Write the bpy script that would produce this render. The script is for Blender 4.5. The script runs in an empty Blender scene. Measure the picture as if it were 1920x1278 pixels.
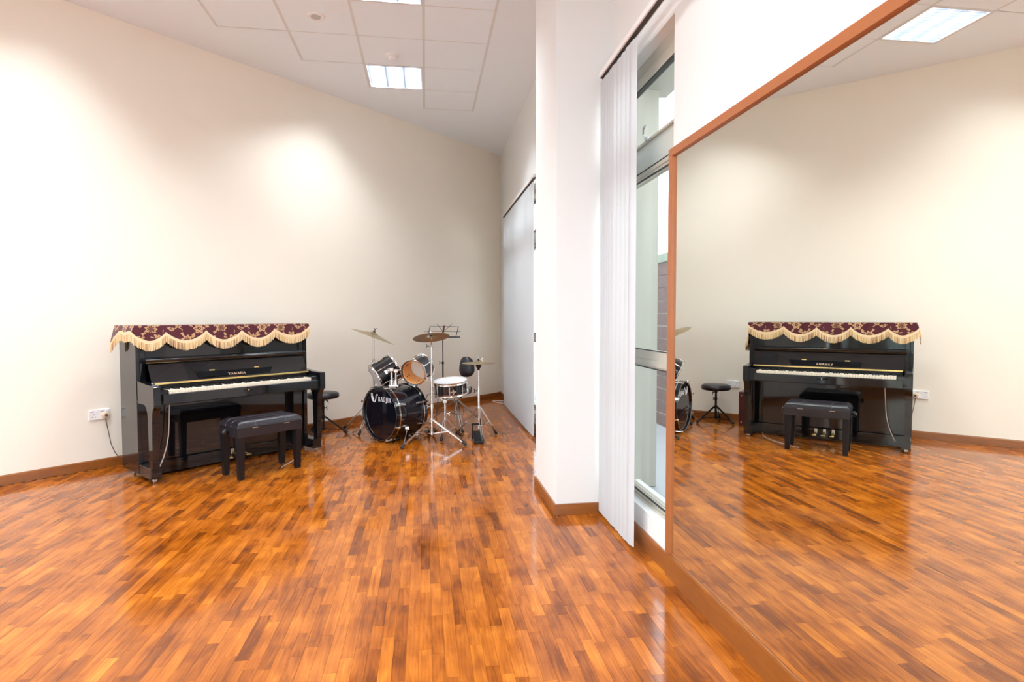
import bpy, bmesh, math, random
from mathutils import Vector, Matrix
random.seed(7)
C = bpy.context.scene
COL = C.collection
R = math.radians

# ------------------------------------------------------------------ camera, light, exposure
CAM_H, YAW, PITCH, ROLL, FPX = 1.2789, R(8.398), R(2.383), R(-0.10), 1096.6
cam = bpy.data.cameras.new('camera'); cam_o = bpy.data.objects.new('camera', cam); COL.objects.link(cam_o)
F = Vector((math.sin(YAW)*math.cos(PITCH), math.cos(YAW)*math.cos(PITCH), -math.sin(PITCH)))
RT = Vector((math.cos(YAW), -math.sin(YAW), 0)); UP = RT.cross(F)
R2 = RT*math.cos(ROLL) + UP*math.sin(ROLL); U2 = UP*math.cos(ROLL) - RT*math.sin(ROLL)
cam_o.matrix_world = Matrix(((R2.x, U2.x, -F.x, 0), (R2.y, U2.y, -F.y, 0), (R2.z, U2.z, -F.z, CAM_H), (0, 0, 0, 1)))
cam.sensor_fit = 'HORIZONTAL'; cam.sensor_width = 36; cam.lens = FPX/1920*36; cam.clip_start = .02
C.camera = cam_o

w = bpy.data.worlds.new('sky'); C.world = w; w.use_nodes = True
nt = w.node_tree; bg = nt.nodes['Background']
tc = nt.nodes.new('ShaderNodeTexCoord'); sx = nt.nodes.new('ShaderNodeSeparateXYZ'); rp = nt.nodes.new('ShaderNodeValToRGB')
nt.links.new(tc.outputs['Generated'], sx.inputs[0]); nt.links.new(sx.outputs['Z'], rp.inputs[0]); nt.links.new(rp.outputs[0], bg.inputs[0])
rp.color_ramp.elements[0].color = (.90, .95, 1.0, 1); rp.color_ramp.elements[1].color = (.80, .89, 1.0, 1)
bg.inputs[1].default_value = 3.9
LAMP_W = 42.0           # watts of each ceiling light
LAMP_SPREAD = R(168)
LAMP_COL = (0.85, .935, 1.0)

C.view_settings.view_transform = 'Standard'; C.view_settings.look = 'None'
C.view_settings.exposure = 0.42; C.view_settings.gamma = 1.0
C.view_settings.use_curve_mapping = False
cy = C.cycles
cy.max_bounces = 14; cy.diffuse_bounces = 7; cy.glossy_bounces = 7; cy.transmission_bounces = 8
cy.transparent_max_bounces = 12; cy.sample_clamp_indirect = 6; cy.blur_glossy = .6

# ------------------------------------------------------------------ materials
MATS = {}
def mat(name, col, rough=.5, metal=0., var=0., vscale=8., bump=0., bscale=60., coat=0., spec=None, trans=0., stretch=None, ior=None):
    if name in MATS: return MATS[name]
    m = bpy.data.materials.new(name); m.use_nodes = True; n = m.node_tree.nodes; l = m.node_tree.links
    b = n['Principled BSDF']; c = (*col, 1)
    b.inputs['Base Color'].default_value = c; b.inputs['Roughness'].default_value = rough; b.inputs['Metallic'].default_value = metal
    if coat: b.inputs['Coat Weight'].default_value = coat; b.inputs['Coat Roughness'].default_value = .04
    if spec is not None: b.inputs['Specular IOR Level'].default_value = spec
    if trans: b.inputs['Transmission Weight'].default_value = trans
    if ior: b.inputs['IOR'].default_value = ior
    tcn = n.new('ShaderNodeTexCoord'); vec = tcn.outputs['Object']
    if stretch:
        mp = n.new('ShaderNodeMapping'); mp.inputs['Scale'].default_value = stretch; l.new(vec, mp.inputs[0]); vec = mp.outputs[0]
    nz = n.new('ShaderNodeTexNoise'); nz.inputs['Scale'].default_value = vscale; nz.inputs['Detail'].default_value = 4; l.new(vec, nz.inputs['Vector'])
    if var:
        mx = n.new('ShaderNodeMix'); mx.data_type = 'RGBA'
        mx.inputs[6].default_value = tuple(max(0, x*(1-var)) for x in col) + (1,); mx.inputs[7].default_value = tuple(min(1, x*(1+var)) for x in col) + (1,)
        l.new(nz.outputs['Fac'], mx.inputs[0]); l.new(mx.outputs[2], b.inputs['Base Color'])
    if bump:
        n2 = n.new('ShaderNodeTexNoise'); n2.inputs['Scale'].default_value = bscale; l.new(vec, n2.inputs['Vector'])
        bp = n.new('ShaderNodeBump'); bp.inputs['Strength'].default_value = bump; bp.inputs['Distance'].default_value = .004
        l.new(n2.outputs['Fac'], bp.inputs['Height']); l.new(bp.outputs[0], b.inputs['Normal'])
    MATS[name] = m
    return m
def emit(name, col, st):
    m = bpy.data.materials.new(name); m.use_nodes = True; b = m.node_tree.nodes['Principled BSDF']
    b.inputs['Base Color'].default_value = (.9, .9, .9, 1); b.inputs['Emission Color'].default_value = (*col, 1); b.inputs['Emission Strength'].default_value = st
    return m
def attr_mat(name, attr, rough=.8, sheen=0.):
    m = bpy.data.materials.new(name); m.use_nodes = True; n = m.node_tree.nodes; l = m.node_tree.links; b = n['Principled BSDF']
    a = n.new('ShaderNodeAttribute'); a.attribute_name = attr; l.new(a.outputs['Color'], b.inputs['Base Color'])
    b.inputs['Roughness'].default_value = rough; b.inputs['Sheen Weight'].default_value = sheen
    nz = n.new('ShaderNodeTexNoise'); nz.inputs['Scale'].default_value = 500; tcn = n.new('ShaderNodeTexCoord'); l.new(tcn.outputs['Object'], nz.inputs['Vector'])
    bp = n.new('ShaderNodeBump'); bp.inputs['Strength'].default_value = .3; bp.inputs['Distance'].default_value = .002
    l.new(nz.outputs['Fac'], bp.inputs['Height']); l.new(bp.outputs[0], b.inputs['Normal'])
    return m

M_cream = mat('cream_wall_paint', (.87, .80, .69), .75, var=.015, vscale=2, bump=.05, bscale=180)
M_white = mat('white_wall_paint', (.77, .77, .755), .7, var=.012, vscale=2, bump=.05, bscale=180)
M_ceil = mat('ceiling_paint', (.84, .905, .96), .85, var=.012, vscale=2)
M_tile = mat('ceiling_tile_board', (.84, .905, .965), .9, var=.012, vscale=5, bump=.12, bscale=300)
M_tbar = mat('ceiling_grid_bar', (.70, .70, .70), .6, var=.02)
def fabric(name, col, tr):
    m = mat(name, col, .65, var=.015, vscale=9); n = m.node_tree.nodes; l = m.node_tree.links
    t = n.new('ShaderNodeBsdfTranslucent'); t.inputs[0].default_value = (*col, 1); x = n.new('ShaderNodeMixShader'); x.inputs[0].default_value = tr
    l.new(n['Principled BSDF'].outputs[0], x.inputs[1]); l.new(t.outputs[0], x.inputs[2]); l.new(x.outputs[0], n['Material Output'].inputs[0])
    return m
M_shadow = mat('ceiling_gap', (.16, .15, .15), .9, var=.1)
M_skirt = mat('baseboard_wood', (.26, .082, .015), .3, var=.35, vscale=6, stretch=(1, 1, 8), bump=.05, bscale=40, coat=.3)
M_frame = mat('mirror_frame_wood', (.36, .114, .031), .38, var=.14, vscale=5, bump=.04, bscale=60)
M_mirror = mat('mirror_silver', (.86, .885, .84), .0, 1., spec=.5)
M_plastic = fabric('blind_fabric', (.77, .785, .80), .42)
M_alu = mat('window_aluminium', (.50, .455, .375), .45, .1, var=.05, vscale=5)
M_alud = mat('window_gasket', (.03, .03, .03), .6, var=.1)
M_black = mat('polished_black_lacquer', (.006, .006, .008), .045, var=.1, coat=.2)
M_blackm = mat('satin_black', (.009, .008, .010), .36, var=.15, spec=.28)
M_leather = mat('black_vinyl', (.014, .011, .015), .33, var=.2, vscale=40, bump=.12, bscale=220)
M_rubber = mat('black_rubber', (.01, .01, .01), .6, var=.2)
M_chrome = mat('chrome', (.78, .77, .76), .12, 1., var=.03)
M_steel = mat('brushed_steel', (.55, .54, .52), .3, 1., var=.06)
M_brass = mat('brass', (.85, .62, .25), .25, 1., var=.06)
M_bronze = mat('cymbal_bronze', (.50, .40, .25), .34, 1., var=.14, vscale=14)
M_ivory = mat('white_key_plastic', (.86, .76, .62), .25, var=.02)
M_head = mat('coated_drum_head', (.86, .86, .88), .6, var=.03)
M_clear = mat('clear_drum_film', (.93, .92, .90), .25, trans=.75, ior=1.03, var=.02)
M_maple = mat('shell_inner_wood', (.80, .40, .13), .5, var=.15, vscale=20)
M_drum = mat('black_drum_wrap', (.006, .007, .012), .06, var=.1, coat=.5)
M_decal = mat('white_print', (.85, .85, .88), .5, var=.02)
M_gold = mat('gold_letters', (.75, .52, .36), .3, .8, var=.05)
M_maroon = mat('maroon_lacquer', (.075, .008, .014), .25, var=.2, vscale=10)
M_sock = mat('white_plastic', (.86, .84, .84), .35, var=.015)
M_dot = mat('dark_slot', (.05, .04, .04), .6, var=.1)
M_plug = mat('cream_plug', (.66, .50, .32), .4, var=.05)
M_cord = mat('grey_brown_cord', (.10, .075, .06), .5, var=.1)
M_cordw = mat('pale_cord', (.62, .50, .42), .5, var=.06)
M_conc = mat('pale_concrete', (.46, .475, .49), .8, var=.07, vscale=5, bump=.1)
M_ext = mat('exterior_render', (.37, .355, .30), .8, var=.03, vscale=4)
M_stone = mat('brown_slate_stone', (.24, .15, .135), .75, var=.55, vscale=30, bump=.7, bscale=30)
M_mortar = mat('pale_mortar', (.62, .58, .55), .9, var=.08)
M_coping = mat('mossy_coping', (.40, .45, .38), .85, var=.2, vscale=9, bump=.3)
M_leaf = mat('leaf_green', (.10, .26, .07), .5, var=.35, vscale=9)
M_glass = mat('window_glass', (.93, .97, .95), .0, trans=1., ior=1.12)
M_panel = mat('painted_spandrel', (.55, .56, .50), .45, var=.03, vscale=3)
M_tube = emit('fluorescent_tube', (.92, .96, 1.), 5.)
M_louv = mat('louvre_aluminium', (.60, .63, .70), .28, .75, var=.04)
M_wire = mat('black_wire', (.012, .010, .010), .4, var=.1)

# varnished parquet: tone per strip, grain, worn gloss
def floor_mat():
    m = bpy.data.materials.new('varnished_teak_strip'); m.use_nodes = True; n = m.node_tree.nodes; l = m.node_tree.links; b = n['Principled BSDF']
    a = n.new('ShaderNodeAttribute'); a.attribute_name = 'plank'; sp = n.new('ShaderNodeSeparateColor'); l.new(a.outputs['Color'], sp.inputs[0])
    g = n.new('ShaderNodeNewGeometry'); off = n.new('ShaderNodeCombineXYZ'); l.new(sp.outputs[1], off.inputs[2])
    m10 = n.new('ShaderNodeMath'); m10.operation = 'MULTIPLY'; m10.inputs[1].default_value = 37.; l.new(sp.outputs[1], m10.inputs[0]); l.new(m10.outputs[0], off.inputs[2])
    ad = n.new('ShaderNodeVectorMath'); ad.operation = 'ADD'; l.new(g.outputs['Position'], ad.inputs[0]); l.new(off.outputs[0], ad.inputs[1])
    mp = n.new('ShaderNodeMapping'); mp.inputs['Scale'].default_value = (1, .16, 1); l.new(ad.outputs[0], mp.inputs[0])
    n1 = n.new('ShaderNodeTexNoise'); n1.inputs['Scale'].default_value = 26; n1.inputs['Detail'].default_value = 5; n1.inputs['Distortion'].default_value = .9; l.new(mp.outputs[0], n1.inputs['Vector'])
    wv = n.new('ShaderNodeTexWave'); wv.inputs['Scale'].default_value = 22; wv.inputs['Distortion'].default_value = 9; wv.inputs['Detail'].default_value = 2; wv.inputs['Detail Scale'].default_value = .6; l.new(mp.outputs[0], wv.inputs['Vector'])
    n2 = n.new('ShaderNodeTexNoise'); n2.inputs['Scale'].default_value = 4.5; n2.inputs['Detail'].default_value = 5; l.new(g.outputs['Position'], n2.inputs['Vector'])
    def math2(op, x, y):
        k = n.new('ShaderNodeMath'); k.operation = op
        for i, q in enumerate((x, y)):
            if isinstance(q, float): k.inputs[i].default_value = q
            else: l.new(q, k.inputs[i])
        return k.outputs[0]
    t = math2('ADD', math2('MULTIPLY', sp.outputs[0], .40), math2('MULTIPLY', n1.outputs['Fac'], .62))
    t = math2('ADD', t, math2('MULTIPLY', wv.outputs['Fac'], .05))
    t = math2('ADD', t, math2('MULTIPLY', n2.outputs['Fac'], .52))
    t = math2('SUBTRACT', t, .35)
    cr = n.new('ShaderNodeValToRGB'); l.new(t, cr.inputs[0]); e = cr.color_ramp.elements
    e[0].position = .02; e[0].color = (.085, .018, .0025, 1)
    e[1].position = .86; e[1].color = (.66, .235, .020, 1)
    for p, c in ((.26, (.165, .037, .0035)), (.46, (.32, .082, .007)), (.64, (.48, .140, .013))):
        q = cr.color_ramp.elements.new(p); q.color = (*c, 1)
    l.new(cr.outputs[0], b.inputs['Base Color'])
    n3 = n.new('ShaderNodeTexNoise'); n3.inputs['Scale'].default_value = 3.5; n3.inputs['Detail'].default_value = 6; l.new(g.outputs['Position'], n3.inputs['Vector'])
    mr = n.new('ShaderNodeMapRange'); mr.inputs[1].default_value = .3; mr.inputs[2].default_value = .75; mr.inputs[3].default_value = .07; mr.inputs[4].default_value = .19
    l.new(n3.outputs['Fac'], mr.inputs[0]); l.new(mr.outputs[0], b.inputs['Roughness'])
    b.inputs['Specular IOR Level'].default_value = .42
    n4 = n.new('ShaderNodeTexNoise'); n4.inputs['Scale'].default_value = 14; l.new(ad.outputs[0], n4.inputs['Vector'])
    bp = n.new('ShaderNodeBump'); bp.inputs['Strength'].default_value = .06; bp.inputs['Distance'].default_value = .003
    l.new(n4.outputs['Fac'], bp.inputs['Height']); l.new(bp.outputs[0], b.inputs['Normal'])
    return m
M_floor = floor_mat()

# ------------------------------------------------------------------ geometry helpers
class G:
    """collects shapes in one bmesh"""
    def __init__(s): s.bm = bmesh.new()
    def box(s, a, b, bev=0.):
        r = bmesh.ops.create_cube(s.bm, size=1)
        v = r['verts']; a = Vector(a); b = Vector(b); c = (a+b)/2; d = b-a
        for q in v: q.co = Vector((q.co.x*d.x, q.co.y*d.y, q.co.z*d.z)) + c
        if bev:
            es = list({e for q in v for e in q.link_edges})
            bmesh.ops.bevel(s.bm, geom=es, offset=bev, segments=2, affect='EDGES', profile=.6)
        return s
    def prism(s, pts, d, bev=0.):
        d = Vector(d); vs = [s.bm.verts.new(Vector(p)) for p in pts]; f = s.bm.faces.new(vs)
        ve = [s.bm.verts.new(Vector(p)+d) for p in pts]; s.bm.faces.new(list(reversed(ve)))
        n = len(pts); fs = []
        for i in range(n): fs.append(s.bm.faces.new((vs[i], ve[i], ve[(i+1) % n], vs[(i+1) % n])))
        if bev:
            es = list({e for q in vs+ve for e in q.link_edges}); bmesh.ops.bevel(s.bm, geom=es, offset=bev, segments=2, affect='EDGES', profile=.6)
        return s
    @staticmethod
    def frame(d):
        d = Vector(d).normalized(); a = d.orthogonal().normalized() if abs(d.z) > .999 else d.cross(Vector((0, 0, 1))).normalized()
        return d, a, a.cross(d)
    def lathe(s, o, d, prof, n=24, close=False):
        """prof: (along, radius) pairs about axis d at o"""
        o = Vector(o); d, a, b = s.frame(d); rings = []
        for h, r in prof:
            c = o + d*h
            if r < 1e-6: rings.append([s.bm.verts.new(c)])
            else: rings.append([s.bm.verts.new(c + (a*math.cos(2*math.pi*i/n) + b*math.sin(2*math.pi*i/n))*r) for i in range(n)])
        pr = list(zip(rings, rings[1:])) + ([(rings[-1], rings[0])] if close else [])
        for A, B in pr:
            for i in range(n):
                j = (i+1) % n
                q = [A[i % len(A)], A[j % len(A)], B[j % len(B)], B[i % len(B)]]
                u = []
                for x in q:
                    if x not in u: u.append(x)
                if len(u) > 2:
                    try: s.bm.faces.new(u)
                    except ValueError: pass
        return s
    def cyl(s, p, q, r, r2=None, n=12):
        p = Vector(p); q = Vector(q); L = (q-p).length; r2 = r if r2 is None else r2
        return s.lathe(p, q-p, [(0, 0), (0, r), (L, r2), (L, 0)], n)
    def tube(s, pts, r, n=8):
        pts = [Vector(p) for p in pts]; rings = []; prev = None
        for i, p in enumerate(pts):
            t = (pts[min(i+1, len(pts)-1)] - pts[max(i-1, 0)]).normalized()
            if prev is None: a = t.orthogonal().normalized()
            else: a = (prev - t*prev.dot(t)).normalized()
            prev = a; b = t.cross(a)
            rings.append([s.bm.verts.new(p + (a*math.cos(2*math.pi*k/n) + b*math.sin(2*math.pi*k/n))*r) for k in range(n)])
        for A, B in zip(rings, rings[1:]):
            for k in range(n): s.bm.faces.new((A[k], A[(k+1) % n], B[(k+1) % n], B[k]))
        s.bm.faces.new(list(reversed(rings[0]))); s.bm.faces.new(rings[-1])
        return s
    def bar(s, p, q, wdt, th, side=(0, 0, 1)):
        """flat bar between points"""
        p = Vector(p); q = Vector(q); d = (q-p).normalized(); a = d.cross(Vector(side))
        a = a.normalized() if a.length > 1e-4 else d.orthogonal().normalized(); b = a.cross(d)
        o = [p + a*x*wdt/2 + b*y*th/2 for x, y in ((-1, -1), (1, -1), (1, 1), (-1, 1))]
        return s.prism(o, q-p)
    def grid(s, fn, nu, nv, thick=None):
        V = [[s.bm.verts.new(fn(i/nu, j/nv)) for j in range(nv+1)] for i in range(nu+1)]
        for i in range(nu):
            for j in range(nv): s.bm.faces.new((V[i][j], V[i+1][j], V[i+1][j+1], V[i][j+1]))
        return s
    def ball(s, c, r, sc=(1, 1, 1), n=12):
        q = bmesh.ops.create_uvsphere(s.bm, u_segments=n, v_segments=max(6, n*2//3), radius=r)
        for v in q['verts']: v.co = Vector((v.co.x*sc[0], v.co.y*sc[1], v.co.z*sc[2])) + Vector(c)
        return s

def mk(name, g, m, parent=None, smooth=True, at=None, ang=38):
    """one mesh object; 'at' = world position of the thing's base, subtracted from the coordinates"""
    bm = g.bm
    if at is not None: bmesh.ops.translate(bm, verts=bm.verts, vec=-Vector(at))
    bmesh.ops.recalc_face_normals(bm, faces=bm.faces)
    me = bpy.data.meshes.new(name); bm.to_mesh(me); bm.free()
    if m is not None: me.materials.append(m)
    if smooth:
        me.shade_smooth(); me.set_sharp_from_angle(angle=R(ang))
    o = bpy.data.objects.new(name, me); COL.objects.link(o)
    if parent is not None: o.parent = parent
    return o
def thing(name, label, cat, loc=(0, 0, 0), rotz=0., group=None):
    o = bpy.data.objects.new(name, None); COL.objects.link(o); o.location = loc; o.rotation_euler = (0, 0, rotz); o.empty_display_size = .1
    o['label'] = label; o['category'] = cat; o['kind'] = 'thing'
    if group: o['group'] = group
    return o
def tag(o, label, cat, group=None):
    o['label'] = label; o['category'] = cat; o['kind'] = 'thing'
    if group: o['group'] = group
    return o
def struct(o, label=None, cat=None):
    o['kind'] = 'structure'
    if label: o['label'] = label
    if cat: o['category'] = cat
    return o
def setloc(o, at): o.location = at; return o
def dup(o, parent=None):
    c = o.copy(); COL.objects.link(c); c.parent = parent
    return c
def color_faces(me, name, cols):
    a = me.attributes.new(name, 'FLOAT_COLOR', 'FACE')
    a.data.foreach_set('color', [x for c in cols for x in c])

# room plan: right wall along y, back wall at 45 degrees
TH = R(45.29); NB = Vector((-math.cos(TH), math.sin(TH), 0)); DB = Vector((math.sin(TH), math.cos(TH), 0)); CB = 5.762
XW, CZ = 1.19, 3.823
CORN = NB*CB + DB*((XW - NB.x*CB)/DB.x); CORN.z = 0
LEFTY = -3.6
def onback(s, off=0., z=0.):
    """point on the back wall, s metres from the corner"""
    p = CORN - DB*s - NB*off; return Vector((p.x, p.y, z))

# ------------------------------------------------------------------ structure: floor with strips
fg = G(); fg.box((-7.2, LEFTY-.2, -.12), (XW+.02, 9.6, -.0095))
floor = struct(mk('floor', fg, M_floor, smooth=False), 'glossy orange teak strip parquet floor', 'floor')
color_faces(floor.data, 'plank', [(.45, .3, .5, 1)]*len(floor.data.polygons))
PW = .0485
planks = []
x = XW - .012
while x > -4.7:
    x0, x1 = x-PW, x
    ymax = min((CB-.008 - NB.x*x0)/NB.y, (CB-.008 - NB.x*x1)/NB.y)
    y = .25 - random.random()*.4; run = 0
    while y < ymax - .02:
        L = random.choice((.16, .22, .26, .30, .34, .40, .48))*random.uniform(.88, 1.12)
        y1 = min(y+L, ymax)
        planks.append((x0, x1, y, y1, random.betavariate(3.0, 2.2), random.random(), random.random()))
        y = y1
    x -= PW
def seen(x, y):
    d = Vector((x, y, -CAM_H)); z = d.dot(F)
    if z < .3: return 9e9
    px = 960 + FPX*d.dot(R2)/z; py = 639 - FPX*d.dot(U2)/z
    return z if -5 < px < 1925 and py < 1290 and x < 1.17 else 9e9
planks.sort(key=lambda p: seen((p[0]+p[1])/2, (p[2]+p[3])/2))
def plank_geo(p, V, Fc):
    g = .0003; x0, x1, y0, y1 = p[0]+g, p[1]-g, p[2]+g, p[3]-g
    h = (p[6]-.5)*.00012; i = len(V); b = .00015; zb = -.0093
    V += [(x0, y0, zb), (x1, y0, zb), (x1, y1, zb), (x0, y1, zb), (x0, y0, h-b), (x1, y0, h-b), (x1, y1, h-b), (x0, y1, h-b),
          (x0+b, y0+b, h), (x1-b, y0+b, h), (x1-b, y1-b, h), (x0+b, y1-b, h)]
    Fc += [tuple(i+k for k in q) for q in ((0, 1, 5, 4), (1, 2, 6, 5), (2, 3, 7, 6), (3, 0, 4, 7), (4, 5, 9, 8), (5, 6, 10, 9), (6, 7, 11, 10), (7, 4, 8, 11), (8, 9, 10, 11))]
def plank_mesh(name, ps):
    V, Fc = [], []
    for p in ps: plank_geo(p, V, Fc)
    me = bpy.data.meshes.new(name); me.from_pydata(V, [], Fc); me.materials.append(M_floor)
    color_faces(me, 'plank', [(p[4], p[5], p[6], 1) for p in ps for _ in range(9)])
    o = bpy.data.objects.new(name, me); COL.objects.link(o); o.parent = floor
    return o
for p in planks[:300]: plank_mesh('plank', [p])
plank_mesh('plank_field', planks[300:])['kind'] = 'stuff'

# ------------------------------------------------------------------ structure: ceiling with lay-in tiles
TX, TY = .596, .6
def cellx(i): return .003 + TX*i
def celly(j): return .15 + TY*j
def stair(i):     # first row index beyond the tiled field for each column
    return {0: 12, -1: 11, -2: 10, -3: 9, -4: 8, -5: 7, -6: 6, -7: 5, -8: 4, -9: 3, -10: 2}.get(i, -99)
LIGHTS = [(-1, 10), (-1, 7), (-1, 2), (-4, 7), (-4, 4), (-4, 1), (-4, -2), (-7, 4), (-7, 1), (-7, -2), (-1, -4)]
def intile(i, j): return i <= 0 and j < stair(i)
SHOW = lambda i, j: j >= 5 and i >= -6
vs = {}; bm = bmesh.new()
def cv(x, y, z):
    k = (round(x, 4), round(y, 4), round(z, 4))
    if k not in vs: vs[k] = bm.verts.new(k)
    return vs[k]
XS = [-7.2] + [cellx(i) for i in range(-11, 2)] + [XW+.02]
JS = list(range(-7, 17))
for a in range(len(XS)-1):
    for j in JS:
        i = a-12
        x0, x1, y0, y1 = XS[a], XS[a+1], celly(j), celly(j+1)
        if (i, j) in LIGHTS: continue
        z = CZ+.014 if (intile(i, j) and SHOW(i, j)) else CZ
        bm.faces.new([cv(x0, y0, z), cv(x0, y1, z), cv(x1, y1, z), cv(x1, y0, z)])
me = bpy.data.meshes.new('ceiling'); bm.to_mesh(me); bm.free(); me.materials.append(M_ceil)
ceiling = struct(bpy.data.objects.new('ceiling', me), 'flat white ceiling with a stepped field of square tiles', 'ceiling'); COL.objects.link(ceiling)
mk('slab', G().box((-7.2, LEFTY-.2, CZ+.2), (XW+.25, 9.6, CZ+.4)), M_ceil, ceiling, False)
for i in range(-6, 1):
    for j in range(5, 12):
        if intile(i, j) and (i, j) not in LIGHTS:
            g = G().box((cellx(i)+.010, celly(j)+.004, CZ+.001), (cellx(i+1)-.010, celly(j+1)-.004, CZ+.012), .002)
            mk('ceiling_tile', g, M_tile, ceiling, False)
for i in range(-6, 2):       # main bars run with the right wall
    je = max(stair(i-1) if i <= 1 else -99, stair(i) if i <= 0 else -99)
    mk('grid_bar', G().box((cellx(i)-.011, celly(5), CZ-.0015), (cellx(i)+.011, celly(je)+.004, CZ+.011), .001), M_tbar, ceiling, False)
for i in range(-6, 1):
    for j in range(5, stair(i)+1):
        mk('cross_bar', G().box((cellx(i)+.011, celly(j)-.005, CZ), (cellx(i+1)-.011, celly(j)+.005, CZ+.011), .001), M_tbar, ceiling, False)

# ceiling lights: recessed louvred squares
def make_light(i, j, label, full, group=None):
    x0, y0 = cellx(i)+TX/2, celly(j)+TY/2; h = .288
    t = thing('ceiling_light', label, 'ceiling light', (x0, y0, CZ), 0, group)
    g = G()
    for a, b in (((-h-.008, -h-.010), (-h+.012, h+.010)), ((h-.012, -h-.010), (h+.008, h+.010)), ((-h+.012, -h-.010), (h-.012, -h+.010)), ((-h+.012, h-.010), (h-.012, h+.010))):
        g.box((*a, -.004), (*b, .006), .001)
    mk('frame', g, M_tbar, t, False)
    g = G(); H2 = .085
    for a, b in (((-h, -h), (-h+.003, h)), ((h-.003, -h), (h, h)), ((-h, -h), (h, -h+.003)), ((-h, h-.003), (h, h))): g.box((*a, 0), (*b, H2))
    g.box((-h, -h, H2), (h, h, H2+.004))
    mk('housing', g, M_louv, t, False)
    for k in range(3):
        cx = (k-1)*.184
        mk('tube', G().cyl((cx, -h+.02, .062), (cx, h-.02, .062), .010), M_tube, t)
    for cx in (-.092, .092): mk('divider', G().box((cx-.004, -h+.004, .002), (cx+.004, h-.004, .045)), M_louv, t, False)
    n = 13 if full else 5
    for k in range(1, n):
        yy = -h + 2*h*k/n
        if full:
            for c3 in (-1, 0, 1): mk('blade', G().prism([(c3*.184-.087, yy-.002, .003), (c3*.184+.087, yy-.002, .003), (c3*.184+.087, yy-.0045, .040), (c3*.184-.087, yy-.0045, .040)], (0, .004, 0)), M_louv, t, False)
        else: mk('blade', G().box((-h+.004, yy-.002, .003), (h-.004, yy+.002, .040)), M_louv, t, False)
    for k in range(3):
        L = bpy.data.lights.new('lamp', 'AREA'); L.shape = 'RECTANGLE'; L.size = .045; L.size_y = .54; L.energy = LAMP_W/3; L.color = LAMP_COL; L.spread = LAMP_SPREAD
        lo = bpy.data.objects.new('lamp', L); COL.objects.link(lo); lo.parent = t; lo.location = ((k-1)*.184, 0, .049)
    return t
make_light(-1, 10, 'square louvred ceiling light at the stepped tip of the tiles, below the smoke detector', True)
make_light(-1, 7, 'square louvred ceiling light cut off by the top edge, nearer than the smoke detector', True)
make_light(-4, 7, 'square louvred ceiling light seen reflected at the top of the wall mirror', True)
for (i, j) in LIGHTS:  # remaining fixtures are unseen, added to light the room
    if (i, j) in ((-1, 10), (-1, 7), (-4, 7)): continue
    make_light(i, j, 'unseen square louvred ceiling light added further back in the room to brighten it', False, 'added ceiling lights behind the viewpoint')

# ------------------------------------------------------------------ structure: walls
p0, p1 = onback(-.3), onback(8.6)
wb = G(); wb.prism([p0, p1, p1 + NB*.25, p0 + NB*.25], (0, 0, CZ+.1))
wall_back = struct(mk('wall_back', wb, M_cream, smooth=False), 'plain cream painted wall behind the piano and drums', 'wall')
W1A, W1B, W2A, W2B, ZS, ZH = 2.713, 3.66, 4.38, 8.45, .2075, 2.729
g = G()
g.box((XW, LEFTY-.2, 0), (XW+.2, W1A, CZ+.1)); g.box((XW, W1A, 0), (XW+.2, W1B, ZS)); g.box((XW, W1A, ZH), (XW+.2, W1B, CZ+.1))
g.box((XW, W1B, 0), (XW+.2, W2A, CZ+.1)); g.box((XW, W2A, 0), (XW+.2, W2B, ZS)); g.box((XW, W2A, ZH), (XW+.2, W2B, CZ+.1)); g.box((XW, W2B, 0), (XW+.2, 9.35, CZ+.1))
wall_right = struct(mk('wall_right', g, M_white, smooth=False), 'white wall with two tall windows and the mirror', 'wall')
e = onback(8.3)
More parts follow.
